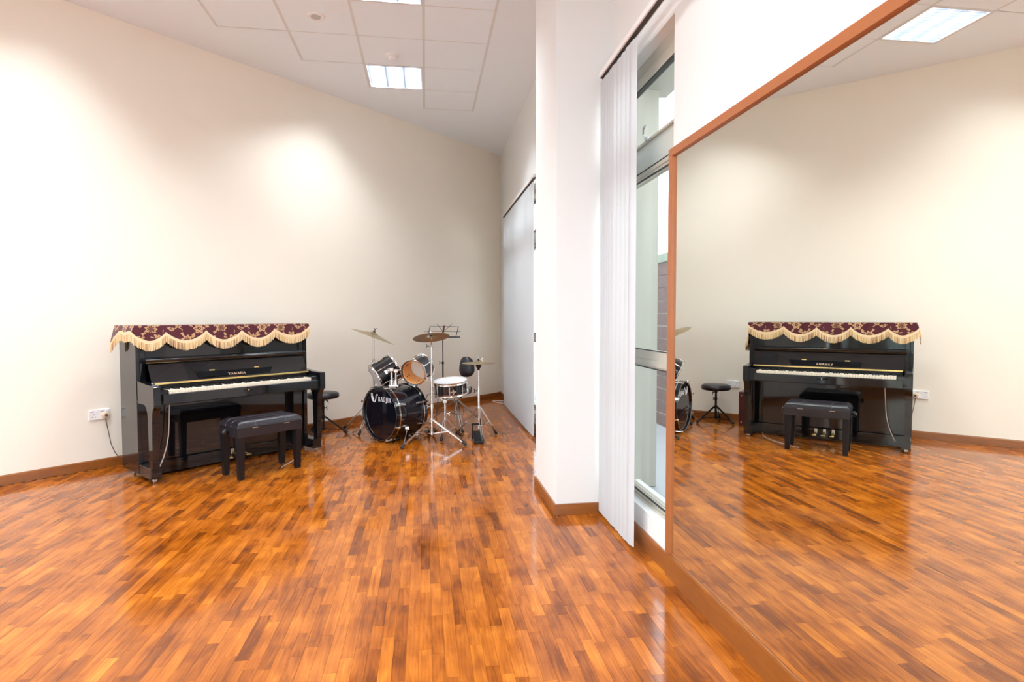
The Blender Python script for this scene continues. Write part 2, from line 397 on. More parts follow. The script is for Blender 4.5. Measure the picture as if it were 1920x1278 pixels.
# unseen sides of the room; tall windows added there for fill light
LA, LB, RA, RB, WZ0, WZ1 = -3.0, 2.6, -4.3, .7, .25, 3.3
wall_left = struct(mk('wall_left', G().box((e.x-.2, LEFTY, 0), (e.x, LA, CZ+.1)).box((e.x-.2, LB, 0), (e.x, e.y+.3, CZ+.1)).box((e.x-.2, LA, 0), (e.x, LB, WZ0)).box((e.x-.2, LA, WZ1), (e.x, LB, CZ+.1)), M_white, smooth=False))
wall_rear = struct(mk('wall_rear', G().box((e.x-.2, LEFTY-.2, 0), (RA, LEFTY, CZ+.1)).box((RB, LEFTY-.2, 0), (XW+.2, LEFTY, CZ+.1)).box((RA, LEFTY-.2, 0), (RB, LEFTY, WZ0)).box((RA, LEFTY-.2, WZ1), (RB, LEFTY, CZ+.1)), M_white, smooth=False))
for nm, o_, ax_, ln_ in (('added_window_3', Vector((e.x-.14, LA, WZ0)), Vector((0, 1, 0)), LB-LA), ('added_window_4', Vector((RA, LEFTY-.14, WZ0)), Vector((1, 0, 0)), RB-RA)):
    wt = struct(bpy.data.objects.new(nm, None)); COL.objects.link(wt); wt.location = o_
    th = Vector((ax_.y, ax_.x, 0))*.05
    for k in range(6):
        q = ax_*(ln_-.05)*k/5; mk('mullion', G().box(q, q + ax_*.05 + th + Vector((0, 0, WZ1-WZ0))), M_alu, wt, False)
    for z in (0, 1.0, WZ1-WZ0-.05): mk('rail', G().box(Vector((0, 0, z)), ax_*ln_ + th + Vector((0, 0, z+.05))), M_alu, wt, False)
    mk('pane', G().box(th*.4, ax_*ln_ + th*.5 + Vector((0, 0, WZ1-WZ0))), M_glass, wt, False)
    pl_ = bpy.data.lights.new('daylight_portal', 'AREA'); pl_.shape = 'RECTANGLE'; pl_.size = ln_; pl_.size_y = WZ1-WZ0; pl_.cycles.is_portal = True
    po = bpy.data.objects.new('daylight_portal', pl_); COL.objects.link(po); po.location = o_ + ax_*ln_/2 + Vector((0, 0, (WZ1-WZ0)/2)) - Vector((ax_.y, ax_.x, 0))*.1
    po.rotation_euler = Vector((ax_.y, ax_.x, 0)).to_track_quat('-Z', 'Y').to_euler()
PX, PA, PB = .822, 3.645, 4.335
pillar = struct(mk('pillar', G().box((PX, PA, 0), (XW+.01, PB, CZ+.05), .004), M_white, smooth=False), 'square white pillar between the two windows', 'pillar')
# baseboards
def board(name, pts, nrm, h, t, label=None):
    """skirting board from a to b, standing off along nrm"""
    a, b = Vector(pts[0]), Vector(pts[1]); n = Vector(nrm)
    prof = [(0, 0), (t, 0), (t, h-.010), (t-.004, h-.002), (t-.007, h), (0, h)]
    g = G(); g.prism([a + n*x + Vector((0, 0, z)) for x, z in prof], b-a)
    return struct(mk(name, g, M_skirt, smooth=False), label)
board('baseboard_back', (onback(0, 0), onback(8.3, 0)), -NB, .078, .017)
board('baseboard_right', ((XW, 2.709, 0), (XW, PA, 0)), (-1, 0, 0), .096, .014)
board('baseboard_right', ((XW, PB, 0), (XW, CORN.y-.02, 0)), (-1, 0, 0), .090, .014)
board('baseboard_mirror', ((XW, -1.6, 0), (XW, 2.709, 0)), (-1, 0, 0), .118, .024)
t_ = .014; hb = .072
g = G(); g.prism([(PX-t_, PA-t_, 0), (XW-.01, PA-t_, 0), (XW-.01, PA, 0), (PX, PA, 0), (PX, PB+.002, 0), (PX-t_, PB+.002, 0)], (0, 0, hb), .002)
struct(mk('baseboard_pillar', g, M_skirt, smooth=False))

# ------------------------------------------------------------------ windows
XF = 1.25
def window(name, ya, yb, bays, label):
    t = bpy.data.objects.new(name, None); COL.objects.link(t); t.location = (XF, ya, ZS); struct(t, label, 'window')
    o = (XF, ya, ZS)
    def P(nm, g, m, s=False): return mk(nm, g, m, t, s, at=o)
    wd = .05
    P('head_frame', G().box((XF, ya, 2.665), (XF+.06, yb, ZH), .003), M_alu)
    P('sill_frame', G().box((XF, ya, ZS), (XF+.06, yb, .245), .003).box((XF-.010, ya, ZS), (XF, yb, .222), .002), M_alu)
    P('middle_rail', G().box((XF, ya, .990), (XF+.06, yb, 1.086), .003).box((XF-.008, ya, 1.000), (XF, yb, 1.035), .002), M_alu)
    P('transom', G().box((XF, ya, 2.068), (XF+.06, yb, 2.112), .003).box((XF-.006, ya, 2.085), (XF, yb, 2.100), .002), M_alu)
    L = (yb-ya)/bays
    for k in range(bays):
        a, b = ya+L*k, ya+L*(k+1)
        for yy in (a, b-wd/2): P('mullion', G().box((XF+.002, yy, .245), (XF+.058, yy+wd/2, 2.665), .002), M_alu)
        a2, b2 = a+wd/2, b-wd/2
        sash = P('vent_sash', G().box((XF-.006, a2, 2.600), (XF+.03, b2, 2.660), .002).box((XF-.006, a2, 2.262), (XF+.03, b2, 2.276), .002)
                 .box((XF-.006, a2, 2.276), (XF+.03, a2+.03, 2.600), .002).box((XF-.006, b2-.03, 2.276), (XF+.03, b2, 2.600), .002), M_alu)
        g = G().box((XF+.010, a2+.03, 2.276), (XF+.014, b2-.03, 2.600)); q = mk('vent_pane', g, M_glass, sash, False, at=o)
        yc = a2 + (b2-a2)*.5
        g = G().box((XF-.020, yc-.02, 2.262), (XF-.006, yc+.02, 2.284), .003).tube([(XF-.014, yc, 2.278), (XF-.03, yc+.005, 2.30), (XF-.04, yc-.02, 2.325), (XF-.035, yc-.05, 2.335)], .007)
        mk('latch', g, M_steel, sash, True, at=o)
        P('gasket', G().box((XF-.002, a2, 2.593), (XF+.032, b2, 2.600)).box((XF-.002, a2, 2.112), (XF+.004, b2, 2.116)).box((XF-.002, a2, 2.060), (XF+.004, b2, 2.068)).box((XF-.002, a2, .240), (XF+.004, b2, .249)).box((XF-.002, a2, 1.086), (XF+.004, b2, 1.091)).box((XF-.002, a2, .985), (XF+.004, b2, .990)), M_alud)
        P('spandrel_panel', G().box((XF+.012, a2, 2.112), (XF+.03, b2, 2.262)), M_panel)
        P('pane', G().box((XF+.022, a2, 1.088), (XF+.027, b2, 2.068)), M_glass)
        P('pane', G().box((XF+.022, a2, .245), (XF+.027, b2, .990)), M_glass)
    return t
window('window_1', W1A, W1B, 1, 'tall aluminium framed window between the pillar and the mirror')
window('window_2', W2A, W2B, 4, 'tall aluminium framed window behind the far closed blind')

# ------------------------------------------------------------------ outside
struct(mk('ground_outside', G().box((XW+.2, -2, -.14), (9, 14, -.005)).box((-20, -20, -.14), (e.x-.2, 14, -.03)).box((e.x-.2, -20, -.14), (XW+.2, LEFTY-.2, -.03)), M_conc, smooth=False), 'pale concrete yard outside the window', 'ground')
struct(mk('wall_fin', G().box((XW+.2, 4.16, 0), (1.712, 4.42, 4.2)).box((XF+.065, W1B-.004, 0), (XW+.21, 4.2, 4.2)), M_ext, smooth=False), 'pale rendered column outside the window', 'wall')
struct(mk('roof_canopy', G().box((XW+.2, 1.0, 2.935), (1.82, 4.30, 3.2)), M_ext, smooth=False), 'concrete canopy over the window outside', 'canopy')
XO = 2.72
g = G().box((XO+.008, 2.0, -.05), (XO+.2, 12.0, 1.90))
wo = struct(mk('wall_outside', g, M_mortar, smooth=False), 'yard wall of brown split stone blocks', 'wall')
mk('coping', G().box((XO-.02, 2.0, 1.90), (XO+.24, 12., 2.0), .012), M_coping, wo, False)
for r_ in range(13):
    for k in range(8):
        y = 4.85 + k*.46 + (0 if r_ % 2 else .04); a = random.uniform(-.004, .006)
        mk('stone', G().box((XO+a, y+.003, r_*.146+.004), (XO+.05, y+.455, r_*.146+.142), .004), M_stone, wo, False)
pl = thing('potted_shrub', 'small leafy green sprig growing over the stone yard wall', 'plant', (2.90, 6.15, 2.0))
g = G()
for k in range(6):
    a = k*1.05; g.tube([(0, 0, 0), (.04*math.cos(a), .05*math.sin(a), .10), (.10*math.cos(a), .14*math.sin(a), .22 + .02*k)], .004, 5)
mk('stem', g, M_leaf, pl)
for k in range(26):
    a = k*2.4; rr = .05+.12*random.random(); c = Vector((rr*math.cos(a)*.8, rr*math.sin(a), .07+.22*random.random())); d = Vector((math.cos(a), math.sin(a), random.uniform(-.2, .5))).normalized()
    sd = d.cross(Vector((0, 0, 1))).normalized()
    mk('leaf', G().prism([c, c+d*.03+sd*.02, c+d*.075, c+d*.03-sd*.02], (0, 0, .0015)), M_leaf, pl, False)

# ------------------------------------------------------------------ wall mirror
XM = 1.176
mir = thing('wall_mirror', 'huge wood framed mirror covering the right wall', 'mirror', (XM, 2.6, .118))
at = (XM, 2.6, .118)
mk('mirror_glass', G().box((XM, -1.55, .119), (XM+.010, 2.69, 2.055)), M_mirror, mir, False, at=at)
mk('backing', G().box((XM+.010, -1.55, .12), (XW-.001, 2.66, 2.04)), M_blackm, mir, False, at=at)
y0, zt = 2.709, 2.078
mk('frame_rail', G().prism([(1.163, y0, zt), (1.163, -1.6, zt), (1.163, -1.6, zt-.038), (1.163, y0-.043, zt-.038)], (XW-.002-1.163, 0, 0), .002), M_frame, mir, False, at=at)
mk('frame_stile', G().prism([(1.163, y0, zt), (1.163, y0-.043, zt-.038), (1.163, y0-.043, .120), (1.163, y0, .120)], (XW-.002-1.163, 0, 0), .002), M_frame, mir, False, at=at)

# ------------------------------------------------------------------ vertical blinds
def blind(label, ya, yb, slats, step_fn, wdt, ang_fn, xb, zt, zb):
    t = thing('vertical_blind', label, 'blind', (xb, ya, zb)); at = (xb, ya, zb)
    mk('head_rail', G().box((xb-.022, ya, zt), (xb+.022, yb, zt+.032), .004), M_sock, t, False, at=at)
    mk('rail_slot', G().box((xb-.012, ya+.004, zt-.004), (xb+.012, yb-.004, zt+.001)), M_dot, t, False, at=at)
    for bx in (yb-.28, yb-.08): mk('bracket', G().box((xb, bx-.015, zt+.030), (XW, bx+.015, zt+.036)), M_steel, t, False, at=at)
    y = None
    prev = None
    for k in range(slats):
        y = step_fn(k); a = ang_fn(k)
        c, s_ = math.cos(a), math.sin(a); n = 6
        g = G()
        pts_o, pts_i = [], []
        for q in range(n+1):
            u = (q/n-.5)*wdt; bow = .007*(1-(2*q/n-1)**2)
            pts_o.append((xb + s_*u - c*bow, y + c*u + s_*bow, zb)); pts_i.append((xb + s_*u - c*(bow-.0012), y + c*u + s_*(bow-.0012), zb))
        g.prism(pts_o + pts_i[::-1], (0, 0, zt-.022-zb))
        sl = mk('slat', g, M_plastic, t, True, at=at, ang=50)
        mk('hanger', G().box((xb-.004, y-.010, zt-.024), (xb+.004, y+.010, zt)), M_dot, sl, False, at=at)
        mk('weight', G().bar((xb - s_*wdt*.44, y - c*wdt*.44, zb+.012), (xb + s_*wdt*.44, y + c*wdt*.44, zb+.012), .020, .005, (c, -s_, 0)), M_plastic, sl, False, at=at)
        for sg in (-.42, .42):
            pt = Vector((xb + s_*wdt*sg, y + c*wdt*sg, zb+.012))
            if prev and sg in prev:
                q0 = prev[sg]; mid = (q0+pt)/2 - Vector((0, 0, .012))
                mk('bead_chain', G().tube([q0, q0.lerp(mid, .5)-Vector((0, 0, .003)), mid, pt.lerp(mid, .5)-Vector((0, 0, .003)), pt], .0013, 5), M_sock, sl, True, at=at)
            prev = dict(prev or {}); prev[sg] = pt
    return t
def s1(k): return [3.575, 3.53, 3.485, 3.44, 3.39, 3.335, 3.26, 3.18, 3.10, 3.045][k]
blind('white vertical blind drawn together beside the pillar', 2.2, 3.60, 10, s1, .090, lambda k: R(-6) - R(3)*(k % 3), 1.105, 2.765, .026)
def s2(k): return 8.20 - k*.0805
blind('white vertical blind closed along the far window near the corner', 5.86, 8.28, 28, s2, .100, lambda k: R(-7) if k != 2 else R(8), 1.105, 2.685, .028)

# ------------------------------------------------------------------ lettering
def glyph(ch):
    """polygons (height 1) of a serif capital; returns (polys, width)"""
    def S(x0, y0, x1, y1, t): # stroke slanted, horizontal ends
        return [(x0-t/2, y0), (x0+t/2, y0), (x1+t/2, y1), (x1-t/2, y1)]
    def Q(x0, y0, x1, y1): return [(x0, y0), (x1, y0), (x1, y1), (x0, y1)]
    def ring(cx, cy, rx, ry, tx, ty, a0, a1, n=14):
        out = []
        for i in range(n):
            a, b = a0+(a1-a0)*i/n, a0+(a1-a0)*(i+1)/n
            out.append([(cx+rx*math.cos(a), cy+ry*math.sin(a)), (cx+rx*math.cos(b), cy+ry*math.sin(b)), (cx+(rx-tx)*math.cos(b), cy+(ry-ty)*math.sin(b)), (cx+(rx-tx)*math.cos(a), cy+(ry-ty)*math.sin(a))])
        return out
    T, t = .20, .10
    se = lambda x, y, wd=.34: Q(x-wd/2, y, x+wd/2, y+.07)
    if ch == 'Y': return [S(.40, .45, .10, 1, T), S(.42, .45, .72, 1, t), Q(.31, 0, .51, .5), se(.41, 0), se(.10, .93, .3), se(.72, .93, .26)], .84
    if ch == 'A': return [S(.08, 0, .42, 1, t), S(.74, 0, .43, 1, T), Q(.18, .28, .66, .36), se(.08, 0, .26), se(.74, 0, .34)], .88
    if ch == 'M': return [Q(.08, 0, .17, 1), S(.48, .05, .14, 1, T), S(.50, .05, .80, 1, t), Q(.76, 0, .95, 1), se(.12, 0, .26), se(.86, 0, .34), se(.08, .93, .2), se(.90, .93, .26)], 1.04
    if ch == 'H': return [Q(.10, 0, .29, 1), Q(.62, 0, .81, 1), Q(.29, .46, .62, .54), se(.19, 0), se(.72, 0), se(.19, .93), se(.72, .93)], .92
    if ch == 'I': return [Q(.10, 0, .30, 1), se(.20, 0), se(.20, .93)], .42
    if ch == 'J': return [Q(.24, .0, .44, 1), se(.34, .93)] + ring(.21, .0, .23, .25, .18, .10, math.pi*1.0, math.pi*2), .52
    if ch == 'O': return ring(.42, .5, .42, .53, .19, .07, 0, 2*math.pi, 20), .86
    if ch == 'B': return [Q(.10, 0, .30, 1), se(.16, 0, .3), se(.16, .93, .3), Q(.2, .93, .42, 1), Q(.2, 0, .45, .07), Q(.2, .48, .42, .55)] + ring(.40, .745, .27, .255, .18, .07, -math.pi/2, math.pi/2) + ring(.43, .265, .32, .265, .19, .07, -math.pi/2, math.pi/2), .78
def letters(word, o, r, u, h, wid, depth, parent, m, at, name='letter'):
    """word centred on o, reading along r, upright u, total width wid; each letter a mesh"""
    gs = [glyph(c) for c in word]; gap = .14; tot = sum(q[1] for q in gs) + gap*(len(gs)-1)
    sx_ = wid/tot; o = Vector(o); r = Vector(r).normalized(); u = Vector(u).normalized(); nrm = r.cross(u); x = -tot/2
    for polys, wd in gs:
        g = G()
        for k, pl_ in enumerate(polys):
            dz = nrm*(depth + .00008*k)
            base = [o + r*((x+px)*sx_) + u*((py-.5)*h) for px, py in pl_]
            g.prism(base, dz)
        mk(name, g, m, parent, False, at=at); x += wd + gap

# ------------------------------------------------------------------ upright piano  (local: x right, y to the wall, z up)
PO, PR = (-1.543, 5.272, 0), R(42.865)
pno = thing('upright_piano', 'polished black upright piano with open keyboard against the cream wall', 'piano', PO, PR)
def PP(nm, g, m=None, par=None, s=False, lab=None):
    o = mk(nm, g, m or M_black, par or pno, s)
    if lab: o['label'] = lab
    return o
for s in (-1, 1): PP('side_panel', G().box((s*.740, .232, .045), (s*.712, .580, 1.19), .003))
for s in (-1, 1): PP('stile', G().box((s*.712, .240, .60), (s*.670, .27, 1.19), .004))
PP('back_panel', G().box((-.712, .558, .05), (.712, .577, 1.19)), M_blackm)
PP('top_lid', G().box((-.752, .208, 1.19), (.742, .592, 1.208), .004))
PP('upper_panel', G().box((-.670, .250, .90), (.670, .27, 1.19), .002))
PP('lower_panel', G().box((-.712, .250, .125), (.712, .27, .61), .003))
PP('bottom_rail', G().box((-.712, .237, .016), (.712, .28, .122), .004))
PP('key_bed', G().box((-.690, -.060, .606), (.690, .26, .645), .003))
ks = PP('key_slip', G().box((-.665, -.078, .612), (.665, -.056, .690), .004))
PP('finger_notch', G().prism([(-.05, -.079, .668), (.05, -.079, .668), (.035, -.079, .656), (-.035, -.079, .656)], (0, .004, 0)), M_blackm, ks)
PP('lock', G().cyl((0, -.084, .665), (0, -.074, .665), .006), M_brass, ks, True, 'small brass lock rosette')
for s in (-1, 1):
    PP('key_block', G().box((s*.690, -.055, .64), (s*.617, .10, .722), .006))
    # cheek: side plate with dropped front corner
    prof = [(-.092, .606), (-.092, .752), (-.084, .760), (.06, .766), (.235, .782), (.235, .606)]
    PP('arm', G().prism([(s*.736, y, z) for y, z in prof], (-s*.052, 0, 0), .004))
    leg = [(-.080, .606), (-.080, .595), (-.056, .575), (-.044, .545), (-.040, .50), (-.026, .121), (.034, .121), (.040, .50), (.046, .545), (.070, .585), (.110, .606)]
    PP('leg', G().prism([(s*.732, y, z) for y, z in leg], (-s*.050, 0, 0), .002))
    PP('toe_block', G().box((s*.736, .0, .036), (s*.655, .236, .121), .004))
    c = PP('caster', G().cyl((s*.706, .035, .018), (s*.690, .035, .018), .018, n=16), M_steel, None, True, 'small metal caster wheel')
    PP('caster_fork', G().box((s*.712, .022, .014), (s*.684, .048, .036), .002), M_steel, c)
    c = PP('caster', G().cyl((s*.706, .45, .020), (s*.690, .45, .020), .020, n=16), M_steel, None, True)
    PP('caster_fork', G().box((s*.712, .437, .018), (s*.684, .463, .046), .002), M_steel, c)
# open fallboard leaning back, folded lip along its top
fb = PP('fallboard', G().prism([(-.672, .112, .765), (-.672, .186, .912), (-.672, .198, .906), (-.672, .124, .759)], (1.344, 0, 0), .002))
PP('fallboard_lip', G().prism([(-.690, .170, .918), (-.690, .165, .934), (-.690, .172, .948), (-.690, .225, .956), (-.690, .232, .944), (-.690, .19, .912)], (1.38, 0, 0), .003), M_black, fb)
PP('lip_edge', G().cyl((-.688, .168, .942), (.688, .168, .942), .007, n=10), M_black, fb, True)
PP('lip_plate', G().box((-.020, .1645, .938), (.022, .170, .950), .001), M_brass, fb, False, 'small brass plate')
fd = Vector((0, .0737, .147)).normalized(); fn = Vector((0, -fd.z, fd.y))      # slope of the fallboard and its outward normal
def fbp(x, h, off=0.): return Vector((x, .112, .765)) + fd*h + fn*off
rest = PP('music_rest', G().prism([fbp(-.318, .016), fbp(.305, .016), fbp(.332, .066), fbp(-.325, .066)], fn*.006, .0015), mat('dull_black', (.004, .004, .005), .8, spec=.08), fb)
for x in (-.20, .19): PP('hinge', G().prism([fbp(x-.022, .070), fbp(x+.022, .070), fbp(x+.022, .080), fbp(x-.022, .080)], fn*.004), M_brass, fb, False, 'small brass hinge')
letters('YAMAHA', fbp(0, .030, .0062), (1, 0, 0), fd, .020, .150, .0008, fb, M_gold, None)
PP('brass_hinge', G().box((-.660, .086, .760), (.672, .113, .766), .001).box((-.660, .084, .752), (.672, .088, .766), .001), M_brass, None, False, 'long brass hinge strip')
PP('name_felt', G().box((-.655, .095, .724), (.655, .110, .757)), M_blackm)
# keys
x0 = -.611; KW = .0235
pat = 'ABCDEFG'
for k in range(52):
    xa = x0 + k*KW
    g = G().box((xa+.0006, -.052, .690), (xa+KW-.0006, .098, .716), .0012)
    PP('white_key', g, M_ivory)
    nt_ = pat[k % 7]
    if k < 51 and nt_ in 'ACDFG':
        cxk = xa + KW
        PP('black_key', G().prism([(cxk-.0055, .0, .716), (cxk+.0055, .0, .716), (cxk+.0048, .006, .7275), (cxk-.0048, .006, .7275)], (0, .096, 0), .001), M_blackm)
# pedals
for x in (-.08, 0., .08):
    g = G().tube([(x, .23, .085), (x, .17, .080), (x, .135, .074)], .010, 8)
    g.prism([(x-.012, .150, .070), (x+.012, .150, .070), (x+.022, .112, .066), (x+.020, .092, .064), (x-.020, .092, .064), (x-.022, .112, .066)], (0, 0, .012), .003)
    p_ = PP('pedal', g, M_brass, None, True, 'brass foot pedal')
    PP('pedal_plate', G().box((x-.014, .228, .070), (x+.014, .236, .118), .002), M_steel, p_)
PP('knee_knob', G().box((-.02, -.02, .594), (.03, .02, .606), .004))
PP('heater_cable', G().tube([(-.515, .21, .606), (-.516, .20, .57), (-.520, .198, .50), (-.524, .197, .42), (-.532, .196, .32), (-.548, .194, .235), (-.575, .19, .15), (-.610, .188, .070)], .0042, 6), M_cordw, None, True, 'thin pale cable hanging under the keyboard')

# ------------------------------------------------------------------ cloth over the piano (print on the weave, scalloped fringe)
cloth = thing('piano_cover', 'maroon floral cloth with scalloped cream fringe draped over the piano top', 'cloth', PO, PR)
UA, UB, VF, VB, ZT = -.762, .750, .199, .602, 1.2135
def fr_drop(u):   # hem height along the front
    pk = [-.762, -.532, -.218, .088, .396, .751]
    lo = [1.088, 1.086, 1.083, 1.088, 1.106]; hi = [1.163, 1.158, 1.168, 1.163, 1.172, 1.192]
    for k in range(5):
        if u <= pk[k+1]:
            t = (u-pk[k])/(pk[k+1]-pk[k]); top = hi[k]*(1-t)+hi[k+1]*t; s = math.sin(math.pi*max(0, min(1, t)))**.8
            return top - (top-lo[k])*s
    return 1.192
def sst(t):
    t = max(0., min(1., t)); return t*t*(3-2*t)
def le_drop(v):   # left end, from the front corner back to the hanging tail
    t = (v-VF)/(VB-VF); return 1.163 + .006*math.sin(t*14) - .100*sst((t-.62)/.38)
def ri_drop(v):   # right end falls steeply behind its front corner
    t = (v-VF)/(VB-VF); return 1.192 - .222*sst(t/.5) + .03*sst((t-.6)/.4)
def hang(edge, s, d):
    """edge point s in 0..1, drop distance d below the lid edge -> point"""
    if edge == 'f':
        u = UA + (UB-UA)*s; wv = .006*math.sin(u*21)+.004*math.sin(u*47+1)
        u += -.26*d*max(0, 1-s*16)**2 + .22*d*max(0, 1-(1-s)*16)**2
        return Vector((u, VF - .004 - .2*d*d - wv*d*6*min(1, s*20, (1-s)*20), ZT - d))
    v = VF + (VB-VF)*s; j = max(0, 1-s*6)**2
    if edge == 'l':
        return Vector((UA - .26*d + .006*math.sin(v*34)*d*8*(1-j), v + .10*max(0, s-.5)*d*2 - (.004 + .2*d*d)*j, ZT - d))
    return Vector((UB + .22*d + .010*math.sin(v*38)*d*6*(1-j), v + (s-.5)*.05*d*(1-j) - (.004 + .2*d*d)*j, ZT - d))
def flower(x, y, k):
    x /= 1.32; y /= 1.32; return flower0(x, y, k)
def flower0(x, y, k):
    """0..1 gold amount of one motif centred at origin"""
    r = math.hypot(x, y); a = math.atan2(y, x)
    if k == 0:
        rr = .030*(.80+.20*math.cos(6*a)); 
        if abs(r-rr) < .0055: return 1.
        if abs(r-.014) < .003 or r < .004: return .9
        if rr*.55 < r < rr*.8 and abs(math.sin(3*a+.3)) < .22: return .7
        if .040 < r < .062 and math.sin(5*a+.4) > .78 and abs(math.sin(3*a)) < .9: return .9
        return 0
    if k == 1:
        rr = .036*(.62+.38*abs(math.cos(4.5*a)))
        if y > -.02 and r < rr and r > rr*.62: return .95
        if r < .011: return .15
        if r < rr*.5 and math.sin(13*a) > .1: return .8
        if .036 < r < .058 and math.sin(4*a-.7) > .85: return .9
        return 0
    if abs(y-.010*math.sin(x*90)) < .0035 and abs(x) < .045: return .9
    for q in (-.03, -.012, .01, .03):
        if math.hypot((x-q), (y-.010*math.sin(q*90)-.011)*1.5) < .0078: return .85
    return 0
MOT = []
rr_ = random.Random(3)
for iy in range(-2, 6):
    for ix in range(-7, 8):
        MOT.append((ix*.185 + (.092 if iy % 2 else 0) + rr_.uniform(-.012, .012), iy*.092 + rr_.uniform(-.008, .008), (ix+2*iy) % 3))
def cloth_col(a, b):
    g_ = 0
    for mx_, my_, k in MOT:
        if abs(a-mx_) < .09 and abs(b-my_) < .09: g_ = max(g_, flower(a-mx_, b-my_, k))
    base = (.075, .005, .014); gold = (.56, .34, .17)
    n_ = .85 + .3*rr_.random(); g_ = min(1, g_*n_)
    return tuple(base[i]*(1-g_)*n_ + gold[i]*g_ for i in range(3)) + (1,)
M_cloth = attr_mat('woven_floral_cloth', 'print', .85, .15)
M_fringe = attr_mat('cream_fringe', 'print', .7, .1)
V, Fc, cols, keymap = [], [], [], {}
def quad_patch(fn, nu, nv, cf):
    base = len(V)
    for i in range(nu+1):
        for j in range(nv+1): V.append(tuple(fn(i/nu, j/nv)))
    for i in range(nu):
        for j in range(nv):
            a = base + i*(nv+1)+j; Fc.append((a, a+nv+1, a+nv+2, a+1)); cols.append(cf((i+.5)/nu, (j+.5)/nv))
quad_patch(lambda s, t: (UA+(UB-UA)*s, VF+(VB-VF)*t, ZT), 330, 70, lambda s, t: cloth_col(UA+(UB-UA)*s, .12+(VB-VF)*t))
quad_patch(lambda s, t: hang('f', s, t*(ZT-fr_drop(UA+(UB-UA)*s))), 460, 36, lambda s, t: cloth_col(UA+(UB-UA)*s, .12-t*(ZT-fr_drop(UA+(UB-UA)*s))))
quad_patch(lambda s, t: hang('l', s, t*(ZT-le_drop(VF+(VB-VF)*s))), 120, 34, lambda s, t: cloth_col(1.2+(VB-VF)*s-.9, .12-t*(ZT-le_drop(VF+(VB-VF)*s))))
quad_patch(lambda s, t: hang('r', s, t*(ZT-ri_drop(VF+(VB-VF)*s))), 120, 50, lambda s, t: cloth_col(.3+(VB-VF)*s, .12-t*(ZT-ri_drop(VF+(VB-VF)*s))))
me = bpy.data.meshes.new('cloth_sheet'); me.from_pydata(V, [], Fc); color_faces(me, 'print', cols); me.materials.append(M_cloth); me.shade_smooth()
co = bpy.data.objects.new('cloth_sheet', me); COL.objects.link(co); co.parent = cloth
sm = co.modifiers.new('thickness', 'SOLIDIFY'); sm.thickness = .0015; sm.offset = 1
# fringe: every strand a thin ribbon
V, Fc, cols = [], [], []
def strand(edge, s, d0, ln, ds):
    a = hang(edge, s, d0-.004); b = hang(edge, s+ds*.86, d0-.004)
    off = {'f': Vector((0, -.0028, 0)), 'l': Vector((-.0028, 0, 0)), 'r': Vector((.0028, 0, 0))}[edge]
    sw = Vector((random.uniform(-.003, .003), random.uniform(-.003, .003), 0)); c0 = random.choice(((.80, .58, .30), (.86, .66, .38), (.72, .50, .24), (.86, .66, .38), (.45, .25, .14)))
    i = len(V); lnr = ln*random.uniform(.93, 1.03)
    for z, f_ in ((0, 0), (.30, .2), (1, 1)):
        for q in (a, b):
            V.append(tuple(q + off*(1.15 if f_ else 1) + sw*f_ - Vector((0, 0, lnr*z))))
        for q in (b, a):
            V.append(tuple(q - off*.1 + sw*f_ - Vector((0, 0, lnr*z))))
    for k in (0, 4):
        for q in range(4):
            Fc.append((i+k+q, i+k+(q+1) % 4, i+k+4+(q+1) % 4, i+k+4+q)); 
            cols.append(((.88, .68, .42, 1) if k == 0 else (*c0, 1)))
    Fc.append((i+8, i+9, i+10, i+11)); cols.append((*c0, 1))
for edge, n, dr, lo, hi in (('f', 400, lambda s: ZT-fr_drop(UA+(UB-UA)*s), UA, UB), ('l', 100, lambda s: ZT-le_drop(VF+(VB-VF)*s), VF, VB), ('r', 100, lambda s: ZT-ri_drop(VF+(VB-VF)*s), VF, VB)):
    for k in range(n): strand(edge, k/n, dr((k+.5)/n), .082, 1/n)
me = bpy.data.meshes.new('fringe'); me.from_pydata(V, [], Fc); color_faces(me, 'print', cols); me.materials.append(M_fringe)
fo = bpy.data.objects.new('fringe', me); COL.objects.link(fo); fo.parent = cloth; fo['kind'] = 'stuff'; fo['label'] = 'cream fringe strands'

# ------------------------------------------------------------------ piano bench
bench = thing('piano_bench', 'black piano bench with stitched vinyl cushion in front of the piano', 'bench', PO, PR)
BA, BB, BF, BK = -.272, .276, -.432, -.125
def BPt(nm, g, m, par=None, s=False, lab=None):
    o = mk(nm, g, m, par or bench, s)
    if lab: o['label'] = lab
    return o
BPt('apron', G().box((BA, BF, .335), (BB, BK, .404), .004), M_leather)
def cush(s, t):
    x = BA-.003 + (BB-BA+.006)*s; y = BF-.003 + (BK-BF+.006)*t
    e = min(s*(BB-BA), (1-s)*(BB-BA), t*(BK-BF), (1-t)*(BK-BF)); k = min(1, e/.055); z = .412 + .052*math.sqrt(max(0, 1-(1-k)**2))
    for q in (.27, .73): z -= .006*math.exp(-((s-q)*(BB-BA)/.005)**2)*k
    for q in (.36, .64): z -= .006*math.exp(-((t-q)*(BK-BF)/.005)**2)*k
    return Vector((x, y, z))
g = G().grid(cush, 90, 54)
g.box((BA-.003, BF-.003, .404), (BB+.003, BK+.003, .412))
cu = BPt('cushion', g, M_leather, None, True)
M_seam = mat('grey_stitching', (.07, .065, .075), .5, var=.1)
for q in (.27, .73): BPt('seam', G().tube([cush(q, k/30) + Vector((0, 0, .002)) for k in range(31)], .0022, 5), M_seam, cu, True)
for q in (.36, .64): BPt('seam', G().tube([cush(k/40, q) + Vector((0, 0, .002)) for k in range(41)], .0022, 5), M_seam, cu, True)
for x in (-.13, .135): BPt('hinge_plate', G().box((x-.026, BF-.006, .401), (x+.026, BF-.001, .407), .001), M_chrome, cu, False, 'small bright metal hinge plate')
